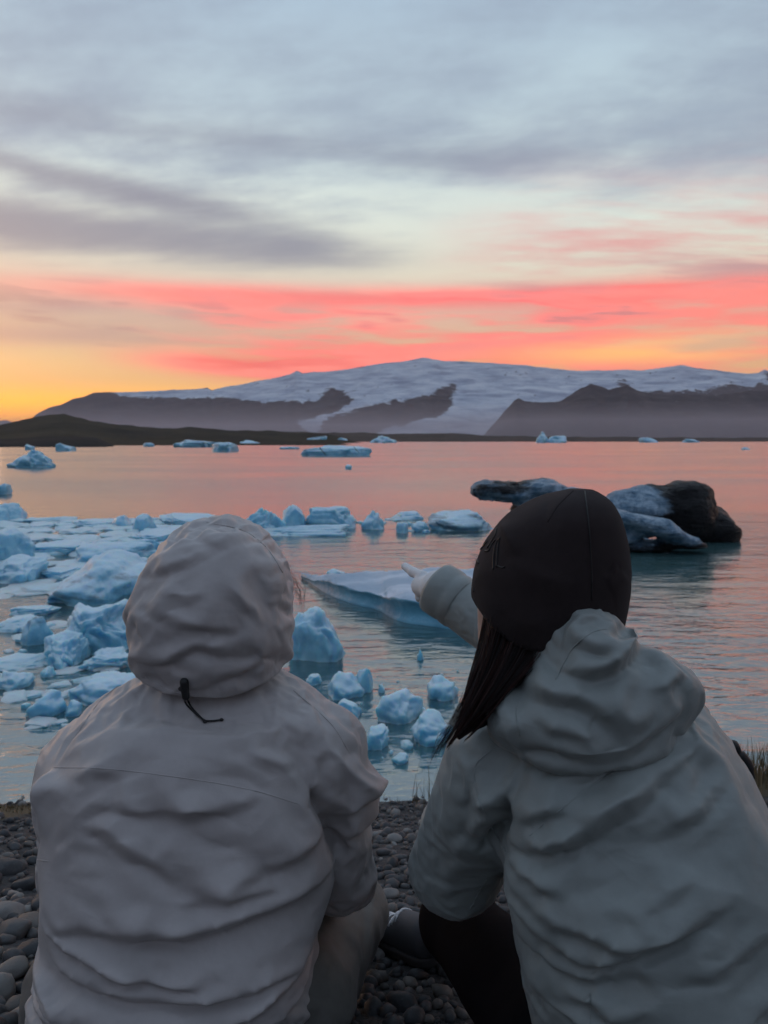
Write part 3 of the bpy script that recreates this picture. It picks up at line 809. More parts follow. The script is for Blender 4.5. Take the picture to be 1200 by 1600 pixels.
# --- near centre
near = [
 ('iceberg', 'clear blue dome of ice with scalloped top beside the hood', 440, 544, 948, 1036, 'dome', 70, M_ICE_BLUE, 0.75),
 ('ice_fragment', 'small blue lump peeking over the hooded person\'s right shoulder', 474, 500, 1053, 1072, 'dome', 71, M_ICE, 0.8),
 ('iceberg', 'smooth egg-shaped pale blue ice lump by the right shoulder', 506, 572, 1050, 1097, 'dome', 72, M_ICE, 0.7),
 ('ice_fragment', 'upright little lump behind the egg-shaped ice', 552, 586, 1042, 1084, 'block', 73, M_ICE_BLUE, 0.7),
 ('ice_fragment', 'grooved ice piece touching the hooded person\'s sleeve', 522, 570, 1094, 1126, 'block', 74, M_ICE, 0.8),
 ('ice_fragment', 'tiny cube of ice above the pale oval piece', 589, 603, 1069, 1083, 'block', 75, M_ICE, 0.8),
 ('iceberg', 'pale oval ice piece in the middle of the gap', 580, 664, 1076, 1134, 'dome', 76, M_ICE, 0.75),
 ('iceberg', 'pale angular ice piece near the long dark hair', 668, 722, 1056, 1097, 'dome', 77, M_ICE, 0.75),
 ('iceberg', 'ridged ice piece below the hair tips', 644, 716, 1112, 1168, 'dome', 78, M_ICE, 0.7),
 ('ice_fragment', 'knobbly ice piece at the hooded person\'s right sleeve', 566, 612, 1136, 1174, 'crumble', 79, M_ICE_WHITE, 0.8),
 ('ice_fragment', 'thin upright ice sliver alone on dark water', 652, 664, 1015, 1033, 'peak', 80, M_ICE_WHITE, 0.5),
 ('ice_fragment', 'small ice scrap nearest the shore, upper of two', 626, 648, 1157, 1172, 'crumble', 81, M_ICE, 0.8),
 ('ice_fragment', 'small drifting ice scrap nearest the shore, lower of two', 612, 642, 1176, 1196, 'dome', 82, M_ICE, 0.8),
 ('ice_fragment', 'tiny scrap between knobbly piece and shore', 606, 616, 1172, 1180, 'block', 83, M_ICE, 0.8),
 ('ice_fragment', 'flat scrap left of the oval piece, half sunk', 648, 668, 1104, 1118, 'dome', 84, M_ICE, 0.8),
]
for n, l, x0, x1, t, bs, st, sd, mt, ra in near:
    mt = M_ICE_NEAR_BLUE if mt is M_ICE_BLUE else M_ICE_NEAR
    I(n, l, x0, x1, t, bs, st, sd, mt, cat='iceberg' if n == 'iceberg' else 'ice fragment', ratio=ra)

# --- brash ice between the big pieces: alike small floes
rs = np.random.RandomState(11)
shapes = []
for k in range(10):
    p, f = ice_shape(3, 300 + k, ('flat', 'crumble', 'block', 'flat', 'round')[k % 5])
    shapes.append([mesh_from('brash', p, f) for _ in range(1)][0])
    shapes[-1].materials.append((M_ICE, M_ICE_WHITE, M_ICE, M_ICE_BLUE, M_ICE)[k % 5])
LAND = [(205, 815, 'striped ice boulder'), (0, 800, 'wave-shaped berg'), (10, 860, 'lumpy left berg'), (20, 900, 'low left shelf'), (180, 868, 'smooth blue ridge'), (140, 915, 'whale-shaped berg'), (45, 955, 'flat pale floe'),
        (48, 990, 'dirty grey chunk'), (150, 990, 'crumbly ice pile'), (86, 1020, 'white ice lobe'), (15, 1038, 'flat white floe'), (165, 1032, 'knobbly white floe'), (55, 1100, 'nearest rounded lump'), (155, 1080, 'slab at the shoulder'),
        (94, 858, 'broad flat floe'), (250, 838, 'floe below the striped boulder'), (138, 818, 'long rim floe'), (290, 812, 'floe behind the hood'), (405, 815, 'blue ice wedge'), (458, 810, 'upright block'), (515, 810, 'banded iceberg'),
        (580, 812, 'small sharp peak'), (482, 830, 'long flat floe'), (728, 815, 'long low berg'), (637, 806, 'thin flat floe'), (622, 1105, 'pale oval piece'), (680, 1140, 'ridged piece'), (590, 1155, 'knobbly piece'), (695, 1076, 'angular piece'),
        (540, 1074, 'egg-shaped lump'), (658, 1024, 'upright sliver'), (637, 1186, 'lower ice scrap')]
KINDS_ = ('flat', 'knobbly', 'blocky', 'thin', 'rounded'); TINT = ('pale', 'white', 'pale', 'clear blue', 'pale')
def brash(px, py, w, hgt, label, group):
    Y = water_Y(py); a = w / 2 * Y / F; k = rs.randint(10)
    o = obj('brash_ice', shapes[k], None, None, ((px - 600) / F * Y, Y, 0))
    o.scale = (a, a * rs.uniform(0.5, 0.95), max(0.012, hgt * Y / F)); o.rotation_euler = (0, 0, rs.uniform(0, 6.28))
    lx, ly, ln = min(LAND, key=lambda t: (t[0] - px) ** 2 + (2.5 * (t[1] - py)) ** 2)
    dx, dy = px - lx, 2.5 * (py - ly)
    side = ('right of' if dx > 0 else 'left of') if abs(dx) > abs(dy) else ('in front of' if dy > 0 else 'behind')
    far = 'close' if math.hypot(dx, dy) < 45 else 'well'
    size = 'tiny' if w < 10 else 'small' if w < 26 else 'broad'
    tag(o, f'{size} {KINDS_[k % 5]} {TINT[k % 5]} brash ice {far} {side} the {ln}', 'brash ice', group)
L1 = L2 = L3 = L4 = None
cnt = 0
while cnt < 200:
    py = 813 + (rs.uniform() ** 1.5) * 120; px = rs.uniform(-20, 330)
    if px > 200 + (py - 813) * 0.3 and py > 850: continue
    w = rs.uniform(26, 100) * (0.8 + (py - 813) / 160)
    brash(px, py, w, rs.uniform(2, 6), L1, 'brash ice in the left field'); cnt += 1
for k in range(56):
    py = rs.uniform(950, 1140); px = rs.uniform(-10, 210 - max(0, (py - 1040)) * 1.2)
    brash(px, py, rs.uniform(8, 70), rs.uniform(2, 7), L2, 'brash ice near the left shore')
for k in range(26):
    brash(rs.uniform(380, 690), rs.uniform(812, 834), rs.uniform(6, 22), rs.uniform(1.5, 5), L3, 'ice bits in the mid-distance row')
for k in range(14):
    brash(rs.uniform(560, 720), rs.uniform(1040, 1200), rs.uniform(3, 9), rs.uniform(1.5, 4), L4, 'ice bits between the two people')

# --- special bergs as blended volumes
def sdf_berg(name, ells, k, h, disp, mat, ash=None, parent=None):
    cs = np.array([e[0] for e in ells]); rr = np.array([max(e[1]) for e in ells])
    lo = (cs - rr[:, None]).min(0) - 0.3; hi = (cs + rr[:, None]).max(0) + 0.3
    lo[2] = max(lo[2], -0.5)
    def fn(p):
        d = None
        for c, r, rot in ells:
            q = sd_ell(p, c, r, rot); d = q if d is None else smin(d, q, k)
        d = d - disp(p)
        return np.maximum(d, -p[:, 2] - 0.4)
    v, f, n = surface_nets(fn, lo, hi, h, 1)
    me = mesh_from(name, v, f)
    if ash is not None: attribute(me, 'ash', ash(v))
    return obj(name, me, mat, parent)

# big raft: white upper face, thick undercut blue flank, drawn-out thin left end; sections run from left to right
def sx(px, Y): return (px - 600) / F * Y
secs = [(470, 904, 901, 897.5), (482, 910, 904, 896.5), (505, 925, 909, 895), (530, 937, 914, 894), (556, 945, 922, 893), (580, 950, 929, 892), (596, 955, 932, 891.5), (610, 966, 935, 891), (640, 975, 939, 890), (680, 979, 946, 889.5),
        (720, 985, 952, 889), (770, 990, 956, 889), (830, 992, 958, 890), (900, 988, 952, 892), (950, 975, 940, 896)]
cols = np.linspace(0, len(secs) - 1, 150); S = np.array(secs, float)
Sx = np.stack([np.interp(cols, np.arange(len(secs)), S[:, k]) for k in range(4)], 1)
ker = np.exp(-0.5 * (np.arange(-9, 10) / 3.0) ** 2); ker /= ker.sum()
for k in range(4):
    q = Sx[:, k]; q = np.concatenate([2 * q[0] - q[9:0:-1], q, 2 * q[-1] - q[-2:-11:-1]]); Sx[:, k] = np.convolve(q, ker, 'valid')
G = []
for px, rb, rt, rk in Sx:
    Yb = water_Y(rb); base = np.array([sx(px, Yb), Yb, 0.0])
    Yt = Yb - 0.04 * (rb - rt) / 30                         # lip overhangs the waterline a little
    top = P(px, rt, Yt); hgt = max(top[2], 0.02)
    # back edge: same height plus a gentle rise, at the depth where that row is met
    zk = hgt * 1.12 + 0.02; lo_, hi_ = Yt, Yt + 6
    for _ in range(40):
        m = (lo_ + hi_) / 2
        if proj(np.array([0, m, zk]))[1] > rk: lo_ = m
        else: hi_ = m
    bk = np.array([sx(px, hi_), max(hi_, Yt + 0.15), zk])
    prof = [base + [0, 0.12, -0.30], base + [0, 0.03, -0.04]]
    for t in np.linspace(0, 1, 9): prof.append(base + (top - base) * t + np.array([0, 0.13 * math.sin(math.pi * t) * hgt / 0.4, 0]))
    for t in np.linspace(0.03, 1, 22): prof.append(top + (bk - top) * t + np.array([0, 0, 0.04 * math.sin(math.pi * t)]))
    prof.append(bk + [0, 0.10, -0.06]); prof.append(np.array([bk[0], bk[1] + 0.14, -0.3]))
    G.append(prof)
G = np.array(G); nu, nv = G.shape[:2]
Vf = G.reshape(-1, 3)
dn = 0.035 * fbm(Vf * np.array([1.3, 1.3, 2.5]), 5, 0.55) + 0.03 * (ridged(Vf * np.array([1.0, 1.0, 3.0]) + 5, 4, 0.55) - 1.3)
Vf[:, 2] += dn * sstep(Vf[:, 2], -0.05, 0.15); Vf[:, 1] += 0.9 * (0.05 * fbm(Vf * np.array([1.1, 0.3, 1.1]) + 8, 4))
ii, jj = np.meshgrid(np.arange(nu - 1), np.arange(nv - 1), indexing='ij')
fq = np.stack([ii * nv + jj, (ii + 1) * nv + jj, (ii + 1) * nv + jj + 1, ii * nv + jj + 1], -1).reshape(-1, 4)
faces = [tuple(k) for k in fq.tolist()] + [tuple(range(nv - 1, -1, -1)), tuple((nu - 1) * nv + k for k in range(nv))]
def m_raft(nt, b):
    p = geom('Position'); x, y, z = sep(p); N = geom('Normal'); nx_, ny_, nz_ = sep(N)
    n = noise(p, 1.5, 6, 0.6); nf = noise(p, 9.0, 5, 0.62)
    st = noise(vec(x * 0.6, y * 1.6, z * 0.5), 1.0, 6, 0.6)
    snow = smooth(nz_ + (n - 0.5) * 0.4 + (nf - 0.5) * 0.3, 0.55, 0.9)
    flank = mixc(smooth(n, 0.35, 0.7), (0.06, 0.26, 0.40), (0.20, 0.52, 0.68))
    topc = mixc(smooth(st, 0.40, 0.66), (0.40, 0.50, 0.60), (0.68, 0.74, 0.82))
    put(b, 'Base Color', mixc(snow, flank, topc)); put(b, 'Roughness', 0.35 + 0.35 * snow)
    put(b, 'Normal', bump(n + nf * 0.4 + st * 0.5, 0.6, 0.08))
o = obj('iceberg', mesh_from('iceberg', Vf, faces), material('raft_ice', m_raft))
tag(o, 'large flat ice raft with white top and deep blue flank under the pointing hand', 'iceberg', ICE_GROUP)
I('ice_fragment', 'small dark blue hump poking up behind the large flat raft', 506, 538, 889, 900, 'round', 90, M_ICE_BLUE, cat='ice fragment')

# dark ash-covered berg behind the beanie
Yd = water_Y(866)
root = empty('iceberg', (sx(960, Yd + 1), Yd + 1, 0)); tag(root, 'ash-blackened iceberg with overhanging left ledge and dark dome behind the beanie', 'iceberg', ICE_GROUP)
def ell(px, py, Y, rx, ry, rz, rot=None):
    c = P(px, py, Y); return (c, (rx * Y / F, ry * Y / F, rz * Y / F), rot)
def rel(o):
    o.parent = root; o.matrix_parent_inverse.identity()
    o.location = -np.array(root.location)
    return o
dd = lambda p: 0.09 * fbm(p * np.array([1.1, 1.1, 2.4]), 4, 0.5) + 0.06 * (ridged(p * np.array([0.9, 0.9, 2.4]), 4, 0.55) - 1.3)
Yl = water_Y(836)
led = [ell(790, 768, Yl, 52, 40, 15, rotm(0, 6, 0)), ell(840, 763, Yl, 40, 45, 14, rotm(0, -4, 0)), ell(880, 780, Yl, 55, 50, 22), ell(830, 800, Yl, 30, 40, 26), ell(900, 815, Yl, 60, 45, 30), ell(820, 826, Yl, 40, 40, 14), ell(770, 760, Yl, 30, 30, 9)]
rel(sdf_berg('overhanging_ledge', led, 0.16, 0.06, dd, M_ICE_ASH, lambda v: 0.50 + 0.25 * sstep(v[:, 2], 1.0, 2.2) - 0.12 * sstep(v[:, 1], Yl, Yl - 1)))
Yo = water_Y(852)
dome = [ell(1000, 800, Yo + 1.0, 52, 60, 42, rotm(0, 0, 0)), ell(1070, 800, Yo + 1.0, 48, 60, 50), ell(1075, 778, Yo + 1.0, 36, 45, 24), ell(1115, 825, Yo + 1.0, 34, 45, 34), ell(1020, 790, Yo + 1.0, 45, 45, 28), ell(960, 800, Yo + 1.0, 30, 40, 30), ell(1130, 835, Yo + 1.0, 22, 40, 24)]
x_split = sx(1055, Yo)
rel(sdf_berg('black_dome', dome, 0.18, 0.065, lambda p: dd(p) * 0.9, M_ICE_ASH, lambda v: 0.05 + 0.85 * sstep(v[:, 0] + 0.35 * (v[:, 2] - 1), x_split - 0.7, x_split + 0.5)))
Yf = water_Y(866)
fin = [ell(985, 812, Yf + 0.4, 45, 40, 13, rotm(0, 14, 0)), ell(1040, 830, Yf + 0.2, 48, 34, 14, rotm(0, 20, 0)), ell(1078, 846, Yf + 0.2, 30, 26, 9, rotm(0, 18, 0)), ell(960, 835, Yf + 0.6, 40, 40, 26), ell(1000, 852, Yf + 0.6, 50, 40, 12)]
rel(sdf_berg('ice_fin', fin, 0.15, 0.06, lambda p: dd(p) * 0.6, M_ICE_ASH, lambda v: 0.12 + 0.5 * sstep(v[:, 2], 0.45, 0.1)))
# ------------------------------------------------------------------ stones and grass on the bank
def m_stone(nt, b):
    oi = X.tree.nodes.new('ShaderNodeObjectInfo'); r = X(oi.outputs['Random'])
    p = geom('Position'); isl = geom('Random Per Island')
    n = noise(p, 40.0, 5, 0.6); nf = noise(p, 260.0, 3, 0.6)
    t = X.m('FRACT', r * 7.3 + isl * 5.1)
    c = ramp(t, [(0.0, (0.020, 0.021, 0.024)), (0.45, (0.042, 0.043, 0.047)), (0.72, (0.08, 0.078, 0.078)), (0.84, (0.10, 0.085, 0.072)), (0.94, (0.15, 0.14, 0.13)), (1.0, (0.24, 0.23, 0.215))])
    c = mixc(smooth(n, 0.45, 0.75) * 0.45, c, (0.10, 0.10, 0.10)); c = mixc(smooth(nf, 0.62, 0.72) * 0.35, c, (0.16, 0.15, 0.14))
    put(b, 'Base Color', c); put(b, 'Roughness', 0.62); put(b, 'Normal', bump(n + nf * 0.3, 0.5, 0.004))
M_STONE = material('basalt_pebble', m_stone)
def m_pale(nt, b):
    p = geom('Position'); n = noise(p, 60.0, 5, 0.6)
    put(b, 'Base Color', mixc(n, (0.13, 0.12, 0.115), (0.24, 0.225, 0.21))); put(b, 'Roughness', 0.7); put(b, 'Normal', bump(n, 0.4, 0.003))
M_PALE = material('pale_stone', m_pale)

def stone_mesh(seed, sub=2):
    rr = np.random.RandomState(seed); v, f = icosphere(sub)
    v = v * (1 + 0.16 * fbm(v * 1.1 + rr.uniform(0, 60, 3), 2))[:, None]
    for _ in range(4):
        n = rr.normal(size=3); n /= np.linalg.norm(n)
        ex = np.maximum(0, v @ n - rr.uniform(0.62, 0.85)); v -= n * (ex * 0.8)[:, None]
    v *= np.array([1.0, rr.uniform(0.62, 0.9), rr.uniform(0.45, 0.7)])
    return v, f
SM = [stone_mesh(500 + k) for k in range(12)]
SME = []
for v, f in SM:
    me = mesh_from('pebble', v, f); me.materials.append(M_STONE); SME.append(me)
rs = np.random.RandomState(21)
def ground_hit(px, py):
    lo, hi = 0.9, 6.0
    for _ in range(22):
        m = (lo + hi) / 2; p = P(px, py, m)
        if p[2] > 1.49 - 0.324 * m: lo = m
        else: hi = m
    return P(px, py, (lo + hi) / 2)
# salient single stones (photo column, row, half width in photo pixels)
sal = [(6, 1428, 36, 'large pale rounded stone at the left frame edge', True, 3), (22, 1470, 34, 'dark speckled boulder below the large pale stone', False, 1),
       (48, 1455, 30, 'long grey stone lying beside the dark speckled boulder', False, 4), (16, 1535, 30, 'blocky dark grey stone near the lower left corner', False, 5),
       (38, 1378, 22, 'rounded grey stone below the brown turf', False, 7), (10, 1362, 26, 'flat grey stone slab below the brown turf at left edge', False, 2),
       (48, 1500, 26, 'flat grey stone touching the hooded jacket low on the left', False, 8), (648, 1247, 13, 'dark rounded boulder at the water edge between the two people', False, 6),
       (614, 1374, 15, 'flat grey stone beside the knee of the hooded person', False, 9), (608, 1398, 16, 'pale grey stone below the flat grey one by the knee', True, 10),
       (614, 1316, 15, 'broad brownish stone in the gap, upper', False, 11), (600, 1335, 14, 'rounded grey stone in the gap, under the brownish one', False, 0),
       (588, 1500, 15, 'light grey stone right of the khaki trouser leg', True, 7), (640, 1545, 15, 'dark cobble at the bottom between the two people', False, 3),
       (596, 1302, 9, 'small pinkish pale stone by the hooded sleeve', True, 5)]
kept = []
for px, py, hw, lab, pale, k in sal:
    c = ground_hit(px, py); r = hw * c[1] / F
    v, f = SM[k]; me = mesh_from('stone', icosphere(3)[0] * 0 + 0, icosphere(3)[1]) if False else None
    vv, ff = stone_mesh(900 + k + px, 3)
    o = obj('stone', mesh_from('stone', vv * r, ff), M_PALE if pale else M_STONE, None, (c[0], c[1], shore_z(c[0], c[1]) + r * 0.28))
    o.rotation_euler = (rs.uniform(-0.2, 0.2), rs.uniform(-0.2, 0.2), rs.uniform(-0.5, 0.5))
    tag(o, lab, 'stone', 'single larger stones on the bank'); kept.append((c[0], c[1], r))
# the rest of the shingle
pts = []
zones = [(-30, 90, 1275, 1640, 150), (545, 790, 1236, 1620, 190), (1140, 1230, 1195, 1330, 30)]
cand = []
for x0, x1, y0, y1, n in zones:
    for _ in range(n):
        px = rs.uniform(x0, x1); py = y0 + (y1 - y0) * rs.uniform() ** 0.9
        c = ground_hit(px, py); cand.append((c[0], c[1], (rs.gamma(4.0, 0.0052) + 0.012) * (1.0 if px < 200 else 0.62)))
cand.sort(key=lambda t: -t[2] / t[1])
def clear(x, y, r, lst, f=0.75):
    return all((x - a) ** 2 + (y - b) ** 2 > (f * (r + q)) ** 2 for a, b, q in lst)
big_p = []
for x, y, r in cand:
    r = min(r, 0.055)
    if shore_moss(x, y) > 0.45: continue
    if clear(x, y, r, kept) and clear(x, y, r, big_p, 0.6): big_p.append((x, y, r))
    if len(big_p) >= 290: break
for i, (x, y, r) in enumerate(big_p):
    o = obj('pebble', SME[i % 12], None, SHORE, (x, y, shore_z(x, y) + r * 0.25))
    o.scale = (r, r, r * 1.1); o.rotation_euler = (rs.uniform(-0.35, 0.35), rs.uniform(-0.35, 0.35), rs.uniform(0, 6.28))
V = []; Fc = []; n0 = 0
base1 = [stone_mesh(700 + k, 1) for k in range(10)]
N = 9000
xy = np.stack([rs.uniform(-2.9, 2.9, N), 0.85 + 4.3 * rs.uniform(size=N) ** 1.0], 1)
rad = np.clip(rs.gamma(3.2, 0.0042, N) + 0.007, 0, 0.04)
zz = shore_z(xy[:, 0], xy[:, 1]); ms = shore_moss(xy[:, 0], xy[:, 1])
ok = ms < 0.35 + 0.3 * rs.uniform(size=N)
ag = rs.uniform(-25, 25, (N, 3)); ag[:, 2] = rs.uniform(0, 360, N)
Rm = np.stack([rotm(*a_) for a_ in ag])
for k in range(10):
    ix = np.where(ok & (np.arange(N) % 10 == k))[0]; v, f = base1[k]
    q = np.einsum('nij,vj->nvi', Rm[ix] * rad[ix][:, None, None], v) + np.stack([xy[ix, 0], xy[ix, 1], zz[ix] + rad[ix] * 0.2], 1)[:, None, :]
    V.append(q.reshape(-1, 3)); Fc.append((f[None] + (np.arange(len(ix)) * len(v))[:, None, None]).reshape(-1, 3) + n0); n0 += len(ix) * len(v)
o = obj('gravel', mesh_from('gravel', np.concatenate(V), np.concatenate(Fc)), M_STONE, SHORE); o['kind'] = 'stuff'

# grass
def m_grass(nt, b):
    r = geom('Random Per Island')
    put(b, 'Base Color', ramp(r, [(0, (0.09, 0.065, 0.03)), (0.5, (0.16, 0.115, 0.055)), (1, (0.24, 0.18, 0.10))])); put(b, 'Roughness', 0.8)
M_GRASS = material('dry_grass', m_grass)
def tuft(name, label, cx, cy, n, spread, hgt, lean=0.3):
    V = []; Fc = []; k = 0
    for _ in range(n):
        x = rs.normal(0, spread); y = rs.normal(0, spread * 0.7); h = hgt * rs.uniform(0.4, 1.1); an = rs.uniform(0, 6.28); l = rs.uniform(0, lean) * h
        z = shore_z(cx + x, cy + y) - shore_z(cx, cy) - 0.02; w = 0.0028
        dx, dy = math.cos(an), math.sin(an)
        for t in (0, 0.35, 0.7, 1.0):
            q = np.array([x + dx * l * t * t, y + dy * l * t * t, z + h * t * (1 - 0.12 * t)]); ww = w * (1 - t) + 0.0004
            V += [q + np.array([-dy * ww, dx * ww, 0]), q + np.array([dy * ww, -dx * ww, 0])]
        for t in range(3): Fc.append((k + 2 * t, k + 2 * t + 1, k + 2 * t + 3, k + 2 * t + 2))
        k += 8
    o = obj(name, mesh_from(name, V, Fc), M_GRASS, None, (cx, cy, float(shore_z(cx, cy))))
    return tag(o, label, 'grass', 'dry grass at the water edge', 'stuff')
tuft('grass_tuft', 'low brown turf at the waterline on the left edge', -2.10, 4.15, 900, 0.20, 0.05)
tuft('grass_tuft', 'tall dry grass at the waterline beside the right jacket', 2.12, 4.35, 420, 0.16, 0.26)
tuft('grass_tuft', 'thin bare stalks by the water just left of the hair tips', 0.40, 4.55, 46, 0.16, 0.30, 0.6)
tuft('grass_tuft', 'short dry stalks at the water edge by the hooded sleeve', 0.02, 4.75, 60, 0.14, 0.07)
# ------------------------------------------------------------------ the two people
def m_cloth(c1, c2, rough=0.62, sheen=0.15, weave=1.0, spec=0.5, crease=0.0):
    def f(nt, b):
        o = geom('Position')
        n = noise(o, 7.0, 4, 0.55); nf = noise(o, 60.0, 4, 0.6); w = noise(o, 900.0, 2, 0.5)
        put(b, 'Base Color', mixc(smooth(n * 0.7 + nf * 0.3, 0.3, 0.7), c1, c2)); put(b, 'Roughness', rough)
        put(b, 'Sheen Weight', sheen); put(b, 'Sheen Roughness', 0.5); put(b, 'Specular IOR Level', spec)
        h = nf * 0.35 + n * 0.5 + w * 0.12 * weave
        if crease > 0:                       # pressed-in hair-fine creases of a shell fabric
            x, y, z = sep(o); a1 = noise(vec(x * 7.0, y * 7.0, z * 15.0), 1.0, 2, 0.5, 0.6); a2 = noise(vec(x * 16.0 + z * 9.0 + 7, y * 12.0, z * 20.0 - x * 8.0), 1.0, 2, 0.5, 0.4)
            msk = smooth(n, 0.42, 0.60)
            h = h - crease * (X.m('ABSOLUTE', a1 - 0.5) * 5.0 + X.m('ABSOLUTE', a2 - 0.5) * 2.5 * msk)
        put(b, 'Normal', bump(h, 0.30, 0.005))
    return f
M_JL = material('taupe_shell_fabric', m_cloth((0.40, 0.368, 0.36), (0.46, 0.425, 0.415), 0.48, 0.15, 1.0, 0.5, 0.45))
M_JR = material('sage_shell_fabric', m_cloth((0.225, 0.25, 0.24), (0.265, 0.29, 0.278), 0.48, 0.15, 1.0, 0.5, 0.45))
M_TL = material('khaki_trouser_fabric', m_cloth((0.10, 0.094, 0.085), (0.135, 0.126, 0.112), 0.62, 0.1, 1.0, 0.4, 0.6))
M_TR = material('black_trouser_fabric', m_cloth((0.0045, 0.004, 0.0055), (0.008, 0.007, 0.009), 0.9, 0.0, 1.0, 0.08))
M_BEANIE = material('dark_brown_knit', m_cloth((0.024, 0.0175, 0.018), (0.034, 0.025, 0.025), 0.95, 0.05, 6.0, 0.15))
M_THREAD = material('black_thread', m_cloth((0.004, 0.004, 0.005), (0.007, 0.006, 0.007), 0.6, 0.0))
M_CORD = material('black_cord', m_cloth((0.008, 0.008, 0.009), (0.014, 0.014, 0.015), 0.55, 0.0))
def m_glove(nt, b):
    o = geom('Position'); n = noise(o, 500.0, 2, 0.5); m = noise(o, 30.0, 3, 0.5)
    put(b, 'Base Color', mixc(m, (0.66, 0.67, 0.68), (0.80, 0.80, 0.80))); put(b, 'Roughness', 0.9); put(b, 'Sheen Weight', 0.3)
    put(b, 'Normal', bump(n, 0.5, 0.002))
M_GLOVE = material('white_knit', m_glove)
def m_skin(nt, b):
    n = noise(geom('Position'), 80.0, 3, 0.5)
    put(b, 'Base Color', mixc(n, (0.42, 0.25, 0.18), (0.50, 0.31, 0.23))); put(b, 'Roughness', 0.5)
M_SKIN = material('skin', m_skin)
def m_hair(nt, b):
    r = geom('Random Per Island')
    put(b, 'Base Color', ramp(r, [(0, (0.005, 0.003, 0.003)), (0.6, (0.016, 0.008, 0.007)), (1, (0.07, 0.028, 0.022))])); put(b, 'Roughness', 0.5); put(b, 'Specular IOR Level', 0.2)
M_HAIR = material('dark_auburn_hair', m_hair)
def m_plain(c, r):
    def f(nt, b):
        n = noise(geom('Position'), 120.0, 3, 0.5)
        put(b, 'Base Color', mixc(n, tuple(k * 0.85 for k in c), tuple(k * 1.1 for k in c))); put(b, 'Roughness', r)
    return f
M_SHOE = material('grey_shoe_mesh', m_plain((0.09, 0.088, 0.095), 0.8))
M_SOLE = material('shoe_rubber', m_plain((0.05, 0.045, 0.045), 0.7))
M_LACE = material('white_lace', m_plain((0.75, 0.75, 0.76), 0.7))

class Loft:
    """stack of rounded sections: rows of (photo row, left column, right column, depth, half depth)"""
    def __init__(self, rows, n=2.4, sm=3):
        z = []; cx = []; a = []; yc = []; bb = []
        for py, xl, xr, Y, b in rows:
            L, R = P(xl, py, Y), P(xr, py, Y)
            z.append(L[2]); cx.append((L[0] + R[0]) / 2); a.append((R[0] - L[0]) / 2); yc.append(Y); bb.append(b)
        o = np.argsort(z); z = np.array(z)[o]
        self.zg = np.linspace(z[0], z[-1], 160); self.n = n
        ker = np.exp(-0.5 * (np.arange(-12, 13) / sm) ** 2); ker /= ker.sum()
        def g(v):
            q = np.interp(self.zg, z, np.array(v)[o]); q = np.concatenate([2 * q[0] - q[12:0:-1], q, 2 * q[-1] - q[-2:-14:-1]])
            return np.convolve(q, ker, 'valid')
        self.cx, self.a, self.yc, self.b = map(g, (cx, a, yc, bb)); self.z0, self.z1 = z[0], z[-1]
    def __call__(self, p):
        z = p[:, 2]; zc = np.clip(z, self.z0, self.z1)
        i = lambda v: np.interp(zc, self.zg, v)
        a = np.maximum(i(self.a), 0.004); b = np.maximum(i(self.b), 0.004)
        q = (np.abs((p[:, 0] - i(self.cx)) / a) ** self.n + np.abs((p[:, 1] - i(self.yc)) / b) ** self.n) ** (1 / self.n)
        d = (q - 1) * np.minimum(a, b)
        return np.maximum(d, np.maximum(z - self.z1, self.z0 - z))

def fold_field(V, N, folds, Yb, scale=1.0):
    """height of hand-placed cloth folds on the side of the garment that faces the bank"""
    q = V.copy(); q[:, 1] = Yb
    u, v = proj(q)
    wob = fbm(np.stack([u / 120, v / 120, np.full_like(u, Yb * 9)], -1), 2)
    u = u + 10 * wob; v = v + 10 * fbm(np.stack([u / 120 + 31, v / 120, np.full_like(u, Yb * 9)], -1), 2)
    h = np.zeros(len(V))
    w_amp = 1 + 0.45 * fbm(np.stack([u / 70, v / 70, np.full_like(u, 3.0)], -1), 2)
    face = sstep(-N[:, 1], -0.15, 0.35)
    for kind, A, w, pts in folds:
        pts = catmull([(a, b) for a, b in pts], 5); seg = np.diff(pts, axis=0); L = np.linalg.norm(seg, axis=1)
        cum = np.concatenate([[0], np.cumsum(L)]); tot = cum[-1]
        best = np.full(len(V), 1e9); s = np.zeros(len(V)); t = np.zeros(len(V))
        near = (u > pts[:, 0].min() - 5 * w) & (u < pts[:, 0].max() + 5 * w) & (v > pts[:, 1].min() - 5 * w) & (v < pts[:, 1].max() + 5 * w)
        ix = np.where(near)[0]
        if len(ix) == 0: continue
        bu, bv = u[ix], v[ix]; best = np.full(len(ix), 1e9); s = np.zeros(len(ix)); t = np.zeros(len(ix))
        for k in range(len(seg)):
            d = seg[k] / L[k]; qu, qv = bu - pts[k, 0], bv - pts[k, 1]
            al = np.clip(qu * d[0] + qv * d[1], 0, L[k]); ru, rv = qu - al * d[0], qv - al * d[1]
            dist = np.hypot(ru, rv); m = dist < best
            best[m] = dist[m]; s[m] = np.where(-(d[0] * qv - d[1] * qu)[m] >= 0, dist[m], -dist[m]); t[m] = (cum[k] + al[m]) / tot
        tap = np.clip(np.sin(np.pi * np.clip(t, 0.0, 1.0)) * 1.15, 0, 1)
        x = s / w
        if kind == 'r': g = 1.15 * np.exp(-np.abs(x) ** 1.15)
        elif kind == 'v': g = -np.exp(-np.abs(x) ** 1.3)
        else:                                   # taut panel above, sharp edge, quick drop below it
            up = np.exp(-np.maximum(x, 0) / 1.7) * (1 - np.exp(-np.maximum(x, 0) / 0.09))
            g = np.where(x >= 0, up * 1.2, -0.5 * np.exp(x / 0.5) * (1 - np.exp(x / 0.07)))
        h[ix] += A * 0.001 * g * tap
    return h * face * scale * w_amp

